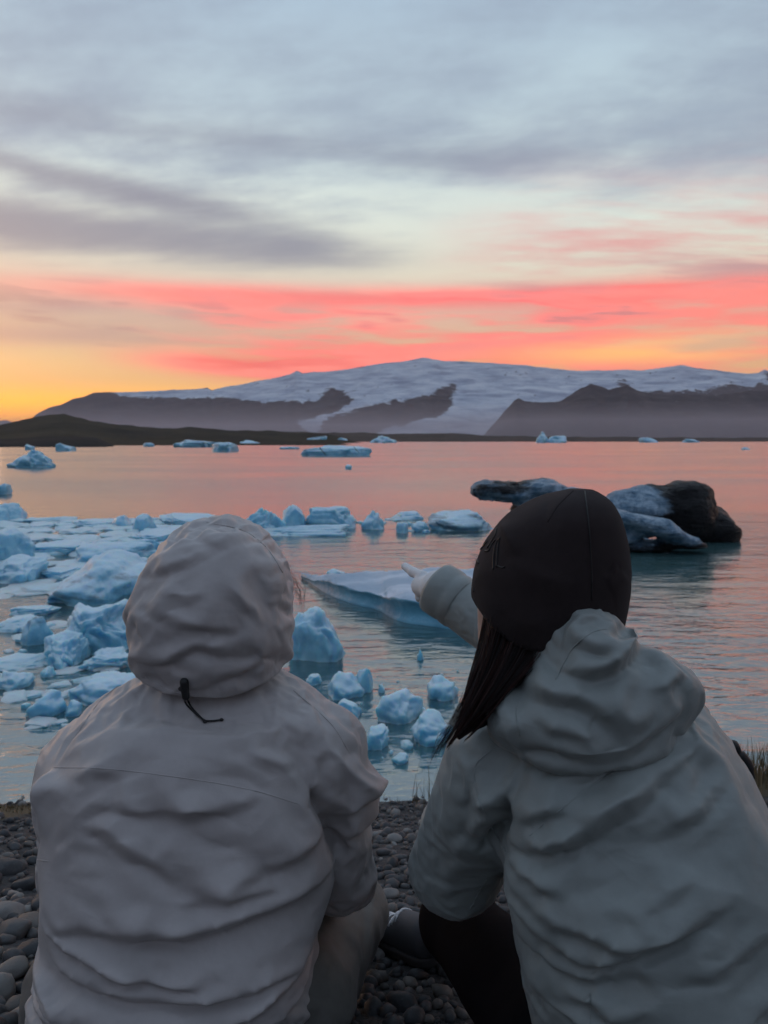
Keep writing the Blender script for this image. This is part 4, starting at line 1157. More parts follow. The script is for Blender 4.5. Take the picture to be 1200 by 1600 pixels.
def wrinkle(V, seed, amp, sc, stretch):
    q = V * np.array(stretch) * sc + seed
    q = q + 0.35 * np.stack([fbm(q * 0.5 + 3, 2), fbm(q * 0.5 + 8, 2), fbm(q * 0.5 + 13, 2)], -1)
    r = 1 - np.abs(pnoise(q)) * 2.0
    return amp * r * sstep(pnoise(q * 0.35 + 20), -0.3, 0.35)

def dents(v, seed, amp, sc, stretch=(1, 1, 1)):
    q = v * np.array(stretch) * sc + seed
    return amp * (pnoise(q + 0.4 * pnoise(q * 1.7 + 4)[:, None]) )

def garment(name, fn, lo, hi, h, mat, parent, folds=(), Yb=1.3, extra=None, fscale=1.0):
    v, f, n = surface_nets(fn, lo, hi, h, 2)
    d = fold_field(v, n, folds, Yb, fscale) if len(folds) else np.zeros(len(v))
    if extra is not None: d = d + extra(v, n)
    v = v + n * d[:, None]
    me = mesh_from(name, v, f)
    o = obj(name, me, mat, parent)
    o['_tree'] = 0; del o['_tree']
    BV[o.name] = BVHTree.FromPolygons([Vector(a) for a in v], f.tolist())
    return o
def drape(name, fn, lo, hi, h, mat, parent, folds, Yb, pin, grow=0.10, frames=25, fscale=0.8, extra=None, bend=0.5, gap=0.006, grav=0.1, quality=4, press=0.55, fine=2):
    """sew the garment a little too large and let it settle on the body: real cloth folds, started by the hand-placed ones"""
    v, f, n = surface_nets(fn, lo, hi, h, 2)
    d = fold_field(v, n, folds, Yb, fscale)
    if extra is not None: d = d + extra(v, n)
    v0 = v + n * d[:, None]
    w = np.clip(pin(v, n), 0, 1)
    # only the cloth that is free to move is simulated, with a rim of pinned vertices
    fk = f[(w[f] < 0.999).any(1)]; use = np.unique(fk); mp = np.full(len(v), -1); mp[use] = np.arange(len(use))
    sim = obj('cloth_piece', mesh_from('cloth_piece', v0[use], mp[fk]), None, None)
    col = obj('body_form', mesh_from('body_form', v - n * gap, f), None, None)
    col.modifiers.new('c', 'COLLISION'); col.collision.thickness_outer = 0.001; col.collision.cloth_friction = 2
    vg = sim.vertex_groups.new(name='pin'); ws = w[use]
    for lv in np.linspace(0.1, 1, 10):
        ix = np.where(np.abs(ws - lv) < 0.0501)[0]
        if len(ix): vg.add(ix.tolist(), float(lv), 'REPLACE')
    cm = sim.modifiers.new('cloth', 'CLOTH'); st = cm.settings
    st.quality = quality; st.mass = 0.1; st.tension_stiffness = 40; st.compression_stiffness = 40; st.shear_stiffness = 15; st.bending_stiffness = bend
    st.tension_damping = 5; st.compression_damping = 5; st.shear_damping = 5; st.bending_damping = 0.5; st.air_damping = 1
    st.effector_weights.gravity = grav; st.vertex_group_mass = 'pin'; st.pin_stiffness = 4; st.shrink_min = -grow
    cm.collision_settings.collision_quality = 2; cm.collision_settings.distance_min = 0.0015; cm.collision_settings.use_self_collision = False
    cm.point_cache.frame_start = 1; cm.point_cache.frame_end = frames
    for fr in range(1, frames + 1): scene.frame_set(fr)
    ev = sim.evaluated_get(bpy.context.evaluated_depsgraph_get())
    q = np.zeros(len(use) * 3, np.float32); ev.data.vertices.foreach_get('co', q); q = q.reshape(-1, 3)
    # press the folds: exaggerate the difference from the locally smoothed sheet
    ed = np.concatenate([mp[fk][:, [k, (k + 1) % 4]] for k in range(4)]); q = q.astype(float); sm_ = q.copy()
    deg = np.maximum(np.bincount(ed.ravel(), minlength=len(use)), 1)[:, None]
    for it in range(14):
        acc = np.zeros_like(sm_)
        for k in range(3): acc[:, k] = np.bincount(ed[:, 0], sm_[ed[:, 1], k], len(use)) + np.bincount(ed[:, 1], sm_[ed[:, 0], k], len(use))
        sm_ = 0.5 * sm_ + 0.5 * acc / deg
        if it == fine - 1: q1 = sm_.copy()
    fr_ = (1 - w[use])[:, None]
    q = q * (1 - fr_) + fr_ * (q1 + press * (q1 - sm_))
    v0[use] = q
    sim.modifiers.remove(cm)
    for k in (sim, col): bpy.data.objects.remove(k)
    scene.frame_set(1)
    me = mesh_from(name, v0, f); o = obj(name, me, mat, parent)
    sb = o.modifiers.new('smooth', 'SUBSURF'); sb.levels = 1; sb.render_levels = 1
    BV[o.name] = BVHTree.FromPolygons([Vector(a) for a in v0], f.tolist())
    return o
BV = {}
def hit(o, px, py, off=0.0):
    a = Vector((0, 0, CAMZ)); d = Vector(P(px, py, 1.0)) - a; d.normalize()
    r = BV[o.name].ray_cast(a, d)
    if r[0] is None: return None
    return np.array(r[0] + r[1] * off)
def seam(parent, pts, r=0.0008, name='seam', mat=None, off=0.0002, sides=5):
    q = [hit(parent, a, b, off) for a, b in catmull([np.array(p, float) for p in pts], 9)]
    q = [k for k in q if k is not None]
    if len(q) < 3: return None
    V, Fc = tube(q, r, sides)
    return obj(name, mesh_from(name, V, Fc), mat or parent.data.materials[0], parent)
def multi_tube(name, lines, mat, parent, sides=4):
    V = []; Fc = []
    for pts, r in lines:
        a, b = tube(pts, r, sides); k = len(V); V += a; Fc += [tuple(i + k for i in q) for q in b]
    return obj(name, mesh_from(name, V, Fc), mat, parent)

def head_sdf(c, yaw, s=1.0, ears=True):
    """head with brow, nose, lips, chin and ears; yaw 0 looks along +Y, positive turns to -X"""
    R = rotm(0, 0, yaw)
    c = np.asarray(c, float)
    def fn(p):
        q = (p - c) @ R / s
        d = sd_ell(q, (0, -0.012, 0.02), (0.076, 0.096, 0.105))
        d = smin(d, sd_ell(q, (0, 0.028, -0.055), (0.056, 0.062, 0.072)), 0.03)
        d = smin(d, sd_cone(q, (0, 0.082, 0.012), (0, 0.106, -0.028), 0.009, 0.014), 0.012)
        d = smin(d, sd_ell(q, (0, 0.084, -0.066), (0.024, 0.014, 0.010)), 0.006)
        d = smin(d, sd_ell(q, (0, 0.070, -0.108), (0.026, 0.022, 0.018)), 0.02)
        for e in (-1, 1):
            d = np.maximum(d, -sd_ell(q, (e * 0.032, 0.092, 0.006), (0.017, 0.014, 0.010)))
            d = smin(d, sd_ell(q, (e * 0.032, 0.076, 0.004), (0.012, 0.012, 0.010)), 0.003)
            if ears: d = smin(d, sd_ell(q, (e * 0.078, -0.008, -0.012), (0.008, 0.020, 0.032)), 0.006)
        return d * s
    return fn

# ================================================= hooded person on the left
PL = empty('person', P(290, 1611, 1.4)); PL.location.z = float(shore_z(PL.location.x, 1.4))
tag(PL, 'hooded person in a taupe grey jacket sitting on the pebbles, back turned', 'person', 'two people sitting on the bank')
def under(o, root):
    o.parent = root; o.location = -np.array(root.location); return o

torsoL = Loft([(1030, 300, 385, 1.47, .05), (1045, 262, 420, 1.465, .08), (1068, 198, 472, 1.455, .105), (1095, 152, 508, 1.45, .12), (1130, 116, 536, 1.44, .135), (1180, 108, 538, 1.43, .15), (1250, 97, 522, 1.42, .16),
               (1330, 92, 502, 1.41, .165), (1400, 92, 496, 1.405, .17), (1440, 90, 494, 1.40, .175), (1480, 76, 494, 1.40, .182), (1540, 62, 494, 1.40, .188), (1600, 44, 494, 1.40, .19), (1650, 34, 500, 1.40, .195)])
shR, elR, wrR = P(506, 1168, 1.45), P(529, 1366, 1.50), P(455, 1400, 1.74)
shL, elL, wrL = P(140, 1186, 1.46), P(107, 1366, 1.56), P(180, 1400, 1.78)
def jacketL(p):
    d = torsoL(p)
    d = smin(d, sd_cone(p, shR, elR, 0.083, 0.068), 0.012)
    d = smin(d, sd_cone(p, elR, wrR, 0.066, 0.052), 0.02)
    d = smin(d, sd_cone(p, shL, elL, 0.078, 0.058), 0.020)
    d = smin(d, sd_cone(p, elL, wrL, 0.058, 0.05), 0.02)
    return d
FL = [('c', 9, 26, [(78, 1226), (66, 1275), (60, 1330)]), ('r', 7, 14, [(84, 1222), (72, 1262), (62, 1300)]),
      ('v', 10, 42, [(185, 1258), (125, 1300), (90, 1352)]), ('c', 7, 42, [(160, 1262), (240, 1268), (330, 1268), (420, 1252)]),
      ('c', 9, 46, [(128, 1296), (200, 1304), (260, 1340), (300, 1368)]), ('c', 8, 38, [(345, 1372), (430, 1344), (505, 1322)]),
      ('c', 15, 44, [(112, 1432), (180, 1419), (310, 1422), (413, 1408), (498, 1388)]),
      ('c', 11, 26, [(76, 1424), (150, 1456), (216, 1479), (266, 1474)]),
      ('c', 10, 30, [(70, 1444), (145, 1493), (217, 1505), (362, 1511), (500, 1496)]),
      ('c', 7, 20, [(180, 1462), (260, 1482), (330, 1490)]),
      ('r', 7, 15, [(64, 1512), (92, 1520), (132, 1545)]), ('c', 6, 18, [(66, 1535), (100, 1552), (150, 1560)]),
      ('c', 13, 34, [(80, 1602), (232, 1566), (362, 1547), (502, 1504)]), ('c', 8, 26, [(300, 1592), (400, 1580), (500, 1544)]),
      ('r', 8, 15, [(462, 1210), (500, 1280), (524, 1330), (530, 1370)]), ('r', 8, 16, [(488, 1178), (540, 1274), (568, 1346)]),
      ('r', 6, 12, [(536, 1222), (566, 1290), (580, 1340)]), ('v', 24, 13, [(455, 1205), (496, 1286), (508, 1340), (496, 1420)]),
      ('c', 10, 22, [(500, 1322), (545, 1306), (590, 1300)]), ('c', 8, 20, [(505, 1352), (550, 1350), (588, 1330)]),
      ('r', 5, 16, [(380, 1190), (425, 1212), (455, 1240)]), ('r', 4, 26, [(150, 1120), (200, 1100), (260, 1110)]),
      ('v', 6, 24, [(330, 1300), (400, 1330), (430, 1380)]), ('c', 6, 34, [(260, 1390), (360, 1380), (440, 1372)]),
      ('v', 5, 22, [(470, 1130), (500, 1180), (505, 1230)]), ('c', 5, 22, [(120, 1240), (160, 1225), (210, 1230)])]
lo = np.array([P(20, 1100, 1.55)[0] - .03, 1.15, P(300, 1650, 1.4)[2] - .02]); hi = np.array([P(600, 1100, 1.5)[0] + .04, 1.86, P(300, 1020, 1.47)[2] + .02])
def below(v, r0, r1):
    q = v.copy(); q[:, 1] = 1.3; return sstep(proj(q)[1], r0, r1)
def pinL(v, n):
    q = v.copy(); q[:, 1] = 1.3; u, r = proj(q)
    w = sstep(n[:, 1], -0.05, 0.30)                       # the unseen front keeps its shape
    w = np.maximum(w, sstep(r, 1110, 1080)); w = np.maximum(w, sstep(r, 1600, 1630))
    return w
JL = drape('jacket', jacketL, lo, hi, 0.0082, M_JL, None, FL, 1.27, pinL, grow=0.075, fscale=2.0, bend=0.3, frames=9, grav=0.2, press=0.5, fine=1, extra=lambda v, n: wrinkle(v, 2.0, 0.002, 8.0, (0.5, 1, 2.0)))
under(JL, PL); JL['label'] = 'taupe grey waterproof jacket with hood up'
for pts in ([(84, 1199), (176, 1202), (310, 1219), (400, 1236), (466, 1256)], [(458, 1078), (517, 1131), (548, 1180)], [(78, 1346), (56, 1343)],
            [(215, 1052), (160, 1092), (118, 1150)]):
    seam(JL, pts)
# hood
hoodL = Loft([(806, 332, 362, 1.50, .02), (811, 306, 388, 1.50, .05), (822, 286, 406, 1.49, .075), (845, 258, 428, 1.485, .10), (880, 234, 448, 1.48, .125), (920, 214, 458, 1.475, .14), (960, 206, 457, 1.47, .145), (1000, 210, 454, 1.465, .14),
              (1030, 210, 458, 1.46, .135), (1060, 214, 460, 1.455, .13), (1098, 222, 458, 1.45, .125)], 2.2, 4)
_hb = [P(216, 1050, 1.33), P(335, 1098, 1.31), P(460, 1066, 1.33)]
def hoodsdf(p):
    d = hoodL(p)
    x = p[:, 0]
    zb = np.interp(x, [_hb[0][0] - .05, _hb[0][0], _hb[1][0], _hb[2][0], _hb[2][0] + .05], [_hb[0][2] + .03, _hb[0][2], _hb[1][2], _hb[2][2], _hb[2][2] + .02])
    t = (x - _hb[1][0]) / 0.13; zb = _hb[1][2] + 0.030 * t * t + 0.012 * t
    zb = zb + 0.25 * np.maximum(p[:, 1] - 1.40, 0)
    e = zb - p[:, 2]
    d = -smin(-d, -e, 0.012)
    # face opening on the far side
    return np.maximum(d, -sd_ell(p, P(345, 950, 1.63), (0.085, 0.11, 0.115)))
FH = [('c', 10, 20, [(205, 922), (281, 897), (340, 871), (402, 858)]), ('r', 8, 11, [(362, 826), (391, 854), (409, 878), (411, 923), (421, 961), (433, 990)]),
      ('r', 7, 10, [(352, 896), (364, 932), (392, 962), (384, 986)]), ('c', 11, 24, [(204, 962), (241, 955), (287, 967), (329, 983), (376, 988)]),
      ('v', 12, 22, [(208, 975), (225, 985), (240, 1000)]), ('c', 10, 22, [(214, 1020), (260, 1024), (308, 1002), (345, 1018), (396, 1036)]),
      ('r', 9, 9, [(417, 978), (401, 1020), (400, 1054)]), ('v', 8, 9, [(438, 958), (424, 1000), (424, 1036)]), ('r', 6, 8, [(450, 955), (438, 985), (446, 1012)]),
      ('c', 6, 12, [(318, 818), (383, 830), (420, 858), (448, 897)]), ('r', 6, 10, [(205, 1040), (222, 1022), (236, 1010)]), ('c', 6, 14, [(330, 1060), (380, 1052), (430, 1026)]),
      ('r', 5, 12, [(240, 925), (300, 935), (345, 925)]), ('r', 5, 9, [(420, 880), (436, 905), (440, 940)]), ('v', 6, 10, [(428, 900), (432, 930), (430, 960)]),
      ('c', 6, 16, [(255, 880), (300, 860), (350, 848)]), ('r', 6, 10, [(300, 990), (340, 1005), (372, 1012)])]
lo = np.array([P(190, 1100, 1.47)[0] - .02, 1.28, P(300, 1105, 1.40)[2] - .02]); hi = np.array([P(480, 900, 1.47)[0] + .02, 1.68, P(300, 800, 1.5)[2] + .02])
def pinHL(v, n):
    q = v.copy(); q[:, 1] = 1.335; u, r = proj(q)
    w = sstep(n[:, 1], 0.0, 0.35); w = np.maximum(w, sstep(-n[:, 2], 0.5, 0.8))
    return np.maximum(w, 0.8 * sstep(r, 1070, 1090))
HL = drape('hood', hoodsdf, lo, hi, 0.0068, M_JL, JL, FH, 1.335, pinHL, press=0.3, fine=1, grow=0.12, fscale=1.2, bend=0.2, frames=13, grav=0.2, extra=lambda v, n: dents(v, 5.0, 0.006, 9.0) + wrinkle(v, 25.0, 0.003, 9.0, (0.7, 1, 1.3)))
seam(HL, [(224, 1056), (270, 1080), (335, 1089), (400, 1080), (454, 1058)], 0.0009)
seam(HL, [(322, 816), (380, 829), (418, 858), (442, 895)], 0.0009)
# cord lock and drawcord
tg = hit(HL, 291, 1073, 0.007)
def toggle(p):
    return smin(sd_cone(p, tg + [-.001, -.002, .013], tg + [.001, -.001, -.012], .0075, .0065), sd_ell(p, tg + [-.007, 0, .001], (.005, .005, .004)), .003)
v, f, n = surface_nets(toggle, tg - .03, tg + .03, .0018, 1)
obj('cord_lock', mesh_from('cord_lock', v, f), M_CORD, HL)
def cordpts(lst, o, off): return [hit(o, a, b, off) for a, b in lst]
c1 = [tg + [0, -.002, -.012]] + [k for k in cordpts([(289, 1098), (296, 1106), (305, 1116), (314, 1123), (322, 1128), (334, 1128), (346, 1126)], JL, .003) if k is not None]
c2 = [tg + [.003, -.002, -.012]] + [k for k in cordpts([(294, 1097), (301, 1107), (310, 1118), (320, 1130)], JL, .0035) if k is not None]
multi_tube('drawcord', [(catmull(c1, 6), .0017), (catmull(c2, 6), .0017)], M_CORD, HL, 6)
for end in (c1[-1], c2[-1]):
    v, f = icosphere(2); obj('cord_end', mesh_from('cord_end', v * [.0038, .003, .003] + end, f), M_CORD, HL)
# body inside: head, neck, hands
hcL = P(340, 955, 1.50)
hdL = head_sdf(hcL, -14, 0.98)
neckL = (P(335, 1080, 1.47))
def bodyL(p):
    d = smin(hdL(p), sd_cone(p, neckL, hcL + [0, 0, -.03], .062, .055), .03)
    d = smin(d, torsoL(p) + 0.035, .03)
    for a, b, c in ((shR, elR, wrR), (shL, elL, wrL)):
        d = smin(d, sd_cone(p, a, b, .05, .042), .02); d = smin(d, sd_cone(p, b, c, .042, .03), .02)
        t = (c - b) / np.linalg.norm(c - b); w = c + t * .07
        d = smin(d, sd_ell(p, w, (.035, .045, .022)), .015)
        for k in range(4):
            s0 = w + np.array([(k - 1.5) * .017, .03, 0]); d = smin(d, sd_chain(p, [s0, s0 + [0, .038, -.006], s0 + [0, .058, -.028]], [.0095, .009, .008]), .004)
        sgn = 1 if c[0] < P(300, 1400, 1.75)[0] else -1
        d = smin(d, sd_chain(p, [w + [sgn * .03, -.01, 0], w + [sgn * .05, .02, -.004], w + [sgn * .052, .045, -.012]], [.011, .010, .009]), .006)
    return d
v, f, n = surface_nets(bodyL, np.array([elL[0] - .1, 1.2, elR[2] - .3]), np.array([elR[0] + .1, 2.0, hcL[2] + .16]), .016, 1)
under(obj('body', mesh_from('body', v, f), M_SKIN), PL)
# wisps of hair blown out of the hood
rs = np.random.RandomState(3); lines = []
for k in range(26):
    a = P(452 + rs.uniform(-4, 3), 890 + rs.uniform(-12, 40), 1.53); e = P(462 + rs.uniform(0, 14), 930 + rs.uniform(0, 40), 1.50)
    m = (a + e) / 2 + np.array([.012 + rs.uniform(-.006, .008), 0, rs.uniform(-.004, .01)])
    lines.append((catmull([a, m, e], 6), np.linspace(.00035, .00012, 13)))
under(multi_tube('hair', lines, M_HAIR, None, 3), PL)
# trousers
kR, aR = P(552, 1424, 1.74), P(556, 1500, 1.99)
kL, aL = P(150, 1430, 1.76), P(170, 1500, 1.99)
hipR, hipL = P(455, 1560, 1.42), P(130, 1560, 1.42)
for k_ in (aR, aL): k_[2] = shore_z(k_[0], k_[1]) + .09
def trousL(p):
    d = sd_cone(p, hipR, kR, .105, .078); d = smin(d, sd_cone(p, kR, aR, .074, .055), .03)
    d = smin(d, sd_cone(p, hipL, kL, .105, .075), .05); d = smin(d, sd_cone(p, kL, aL, .074, .055), .03)
    return smin(d, sd_cone(p, hipL, hipR, .10, .10), .05)
FT = [('r', 7, 10, [(590, 1400), (578, 1460), (562, 1540)]), ('r', 6, 9, [(560, 1430), (556, 1500), (545, 1590)]), ('r', 7, 12, [(530, 1460), (524, 1530), (510, 1600)]), ('c', 7, 14, [(520, 1440), (560, 1425), (598, 1395)]),
      ('v', 5, 9, [(575, 1410), (568, 1470), (556, 1540)]), ('c', 6, 14, [(505, 1490), (540, 1500), (570, 1480)])]
lo = np.minimum(hipL, aL) - .14; hi = np.maximum(kR, aR) + .14; lo[2] = aR[2] - .12
TL = garment('trousers', trousL, lo, hi, .008, M_TL, None, FT, 1.55, lambda v, n: wrinkle(v, 3, .005, 12, (1.6, 1, .6)) + dents(v, 8, .007, 10), fscale=2.0)
under(TL, PL)
def shoe(root, name, heel, toe, mats, laces=True):
    """low trainer: upper, rubber sole, laces"""
    heel = np.asarray(heel, float); toe = np.asarray(toe, float)
    t = toe - heel; L = np.linalg.norm(t); t /= L; up = np.array([0, 0, 1.0]); up -= t * (up @ t); up /= np.linalg.norm(up); sd = np.cross(t, up)
    R = np.stack([sd, t, up], 1)
    loc = lambda p: (p - heel) @ R
    def upper(p):
        q = loc(p); d = sd_cone(q, (0, .03, .045), (0, L - .05, .035), .042, .040)
        d = smin(d, sd_cone(q, (0, .035, .075), (0, .10, .075), .036, .032), .025)
        return np.maximum(d, .018 - q[:, 2])
    def sole(p):
        q = loc(p); q2 = q.copy(); d = sd_cone(q2 * [1, 1, 0.9], (0, .035, .012), (0, L - .05, .012), .046, .047)
        return np.maximum(np.maximum(d, q[:, 2] - .024), -q[:, 2])
    g = empty(name, heel); g.parent = root; g.location = heel - np.array(root.location)
    lo = np.minimum(heel, toe) - .12; hi = np.maximum(heel, toe) + .14
    for nm, fn, mt in (('upper', upper, mats[0]), ('sole', sole, mats[1])):
        v, f, n = surface_nets(fn, lo, hi, .005, 1); o = obj(nm, mesh_from(nm, v, f), mt, g); o.location = -heel
    def topz(x, y):
        zz_ = np.linspace(.13, .02, 111); q = heel + np.stack([np.full(111, x), np.full(111, y), zz_], 1) @ R.T
        d = upper(q); k = np.argmax(d < 0); return zz_[k]
    if laces:
        for k in range(6):
            y = L * 0.40 + k * .018; pts = [np.array([x, y + .006 * (1 - abs(x) / .03) + (k % 2) * .003, topz(x, y) + .0022]) for x in np.linspace(-.030, .030, 9)]
            V, Fc = tube([heel + R @ q for q in pts], .0026, 5); o = obj('lace', mesh_from('lace', V, Fc), M_LACE, g); o.location = -heel
    return g
for a in (aR, aL):
    h0 = np.array([a[0], a[1] - .03, 0]); h0[2] = shore_z(h0[0], h0[1]) + .012; t0 = h0 + [0.02, .27, 0]; t0[2] = shore_z(t0[0], t0[1]) + .015
    shoe(PL, 'shoe', h0, t0, (M_SOLE, M_SOLE), False)

# ================================================= pointing person on the right
PR = empty('person', P(1000, 1724, 1.16)); PR.location.z = float(shore_z(PR.location.x, 1.16))
tag(PR, 'person in a sage green jacket and dark brown beanie pointing left over the water', 'person', 'two people sitting on the bank')
torsoR = Loft([(1060, 850, 1015, 1.225, .06), (1085, 812, 1072, 1.22, .09), (1110, 786, 1102, 1.21, .11), (1150, 768, 1134, 1.20, .13), (1200, 764, 1164, 1.19, .142), (1260, 772, 1194, 1.18, .152), (1320, 784, 1216, 1.17, .162),
               (1400, 796, 1248, 1.16, .172), (1480, 808, 1284, 1.15, .18), (1600, 832, 1316, 1.15, .19), (1690, 846, 1326, 1.15, .195)])
sL, eL, wL = P(772, 1196, 1.20), P(712, 1356, 1.32), P(698, 1286, 1.62)
sR, eR, wR = P(1030, 1150, 1.27), P(930, 1085, 1.52), P(706, 934, 1.74)
def jacketR(p):
    d = torsoR(p)
    d = smin(d, sd_cone(p, sL, eL, .080, .079), .022)
    d = smin(d, sd_cone(p, eL, wL, .074, .054), .02)
    d = smin(d, sd_cone(p, sR, eR, .078, .066), .03)
    d = smin(d, np.maximum(sd_cone(p, eR, wR, .066, .058), (p - wR) @ ((wR - eR) / np.linalg.norm(wR - eR)) - .012), .02)
    return d
FR = [('c', 13, 30, [(800, 1346), (833, 1353), (903, 1327), (978, 1288), (1042, 1246), (1095, 1210)]), ('r', 6, 16, [(1030, 1255), (1090, 1215), (1122, 1182), (1130, 1145)]),
      ('r', 5, 12, [(1060, 1262), (1110, 1222), (1150, 1200)]), ('c', 9, 34, [(788, 1374), (822, 1407), (881, 1434), (924, 1445), (1010, 1444), (1080, 1418), (1150, 1378)]),
      ('c', 12, 24, [(793, 1405), (850, 1456), (903, 1484), (967, 1466), (1045, 1438)]), ('c', 7, 26, [(836, 1500), (903, 1515), (967, 1492), (1012, 1516)]),
      ('c', 7, 22, [(878, 1545), (920, 1556), (960, 1582)]), ('v', 26, 13, [(815, 1285), (803, 1330), (797, 1370), (786, 1425)]), ('v', 6, 16, [(741, 1250), (750, 1300), (752, 1350)]),
      ('r', 7, 12, [(760, 1320), (785, 1300), (805, 1304)]), ('c', 7, 14, [(790, 1318), (772, 1330), (752, 1372)]), ('r', 5, 10, [(762, 1375), (742, 1402), (734, 1425)]),
      ('r', 6, 12, [(700, 1200), (712, 1186), (735, 1182)]), ('c', 7, 22, [(830, 1320), (870, 1290), (900, 1282)]), ('c', 8, 28, [(1000, 1330), (1080, 1290), (1160, 1230)]),
      ('c', 6, 30, [(1010, 1500), (1090, 1480), (1200, 1420)]), ('r', 6, 20, [(920, 1400), (1000, 1390), (1080, 1352)]), ('c', 6, 30, [(1020, 1570), (1100, 1560), (1200, 1510)]),
      ('c', 7, 20, [(806, 1372), (850, 1392), (900, 1396)]), ('r', 4, 16, [(860, 1240), (940, 1225), (1010, 1190)]), ('v', 6, 14, [(690, 1235), (680, 1290), (668, 1330)]),
      ('c', 5, 20, [(850, 1580), (900, 1592), (980, 1600)])]
lo = np.array([P(610, 1400, 1.3)[0] - .04, .92, P(900, 1700, 1.1)[2] - .02]); hi = np.array([P(1330, 1600, 1.15)[0] + .1, 1.86, P(800, 880, 1.74)[2] + .06])
def pinR(v, n):
    q = v.copy(); q[:, 1] = 1.08; u, r = proj(q)
    w = sstep(n[:, 1], 0.0, 0.35); w = np.maximum(w, sstep(r, 1100, 1070)); w = np.maximum(w, sstep(r, 1610, 1640))
    return np.maximum(w, sstep(v[:, 1], 1.62, 1.70))
JR = drape('jacket', jacketR, lo, hi, .0082, M_JR, None, FR, 1.03, pinR, grow=.05, fscale=2.0, bend=.3, frames=9, grav=.15, press=0.5, fine=1, extra=lambda v, n: wrinkle(v @ rotm(0, 28, 0), 14.0, .002, 6.0, (.4, 1, 2.0)))
under(JR, PR); JR['label'] = 'sage green waterproof jacket with hood folded down'
for pts in ([(1036, 1162), (1000, 1186), (940, 1218), (880, 1262), (828, 1306)], [(770, 1170), (742, 1200), (752, 1260), (790, 1330)], [(760, 1374), (745, 1400), (735, 1420)], [(918, 1530), (922, 1560), (922, 1600)]):
    seam(JR, pts)
# the cuff of the pointing sleeve
tw = (wR - eR) / np.linalg.norm(wR - eR)
ua = np.cross(tw, [0, 0, 1.0]); ua /= np.linalg.norm(ua); ub = np.cross(tw, ua)
prof = [(-.030, .0590), (-.024, .0625), (-.008, .0635), (.000, .0610), (.006, .0632), (.020, .0640), (.038, .0632), (.046, .0605), (.047, .0560), (.040, .0535), (.010, .0530), (-.02, .0520)]
V_ = []; F_ = []; NS = 72
for s_, r_ in prof:
    for k in range(NS):
        an = 2 * math.pi * k / NS; rr_ = r_ * (1 + .035 * math.sin(2 * an + .6) + .012 * math.sin(5 * an + s_ * 60)); V_.append(wR + tw * (s_ + .004 * math.sin(an + 1)) + rr_ * (math.cos(an) * ua + math.sin(an) * ub))
for i in range(len(prof) - 1):
    for k in range(NS): F_.append((i * NS + k, i * NS + (k + 1) % NS, (i + 1) * NS + (k + 1) % NS, (i + 1) * NS + k))
obj('cuff', mesh_from('cuff', V_, F_), M_JR, JR)
# hood lying on the back
def hoodR(p):
    d = sd_ell(p, P(904, 1030, 1.14), (.068, .06, .090))
    d = smin(d, sd_ell(p, P(936, 1106, 1.125), (.150, .058, .078), rotm(0, -10, 0)), .030)
    d = smin(d, sd_ell(p, P(990, 1074, 1.135), (.060, .050, .058), rotm(0, -20, 0)), .03)
    d = smin(d, sd_ell(p, P(1034, 1092, 1.14), (.034, .045, .032)), .025)
    d = smin(d, sd_ell(p, P(806, 1126, 1.135), (.046, .055, .040), rotm(0, 20, 0)), .025)
    d = smin(d, sd_ell(p, P(930, 1166, 1.10), (.112, .040, .026), rotm(0, -6, 0)), .010)
    # room for the head
    return np.maximum(d, -sd_ell(p, P(858, 925, 1.24), (.118, .125, .125)))
FHR = [('r', 6, 9, [(872, 1054), (898, 1012), (927, 988), (952, 982), (972, 1002)]), ('c', 12, 14, [(905, 1016), (926, 1024), (946, 1040), (940, 1052)]), ('r', 6, 11, [(946, 994), (952, 1018), (978, 1028), (1020, 1032)]),
       ('v', 5, 12, [(962, 1004), (972, 1014), (985, 1018)]), ('c', 16, 22, [(880, 1066), (940, 1062), (993, 1048), (1036, 1030)]), ('c', 13, 22, [(815, 1102), (873, 1107), (907, 1102), (940, 1128), (970, 1158)]),
       ('r', 10, 14, [(942, 1080), (968, 1122), (1010, 1125)]), ('c', 14, 17, [(812, 1176), (873, 1175), (940, 1170), (993, 1158), (1066, 1122)]), ('r', 8, 12, [(1020, 1078), (1040, 1110), (1062, 1116)]),
       ('v', 9, 14, [(990, 1078), (1010, 1062), (1040, 1056)]), ('r', 7, 10, [(792, 1090), (784, 1112), (790, 1140)]), ('r', 7, 10, [(806, 1086), (802, 1112), (810, 1150)]), ('c', 8, 16, [(840, 1140), (880, 1146), (930, 1140)]),
       ('r', 3, 10, [(990, 1012), (1010, 1014), (1035, 1030)]), ('v', 3, 9, [(975, 1000), (990, 1012), (1020, 1022)]), ('c', 7, 14, [(1000, 1096), (1040, 1086), (1075, 1070)]), ('r', 6, 12, [(905, 1120), (912, 1146), (935, 1160)])]
lo = np.array([P(750, 1100, 1.15)[0] - .04, .93, P(900, 1210, 1.07)[2] - .02]); hi = np.array([P(1100, 1100, 1.15)[0] + .05, 1.26, P(900, 925, 1.15)[2] + .03])
def pinHR(v, n): return np.maximum(sstep(n[:, 1], 0.1, 0.4), sstep(n[:, 2], 0.93, 0.99) * 0.3)
HR = drape('hood', hoodR, lo, hi, .0066, M_JR, JR, FHR, 1.05, pinHR, press=0.4, fine=2, grow=.12, fscale=1.45, bend=.25, frames=8, grav=.25, extra=lambda v, n: dents(v, 6.0, .005, 8.0) + wrinkle(v, 26.0, .002, 8.0, (.7, 1, 1.4)))
seam(HR, [(868, 1062), (893, 1016), (922, 990), (950, 982)], .0009); seam(HR, [(815, 1088), (806, 1110), (812, 1150)], .0009)
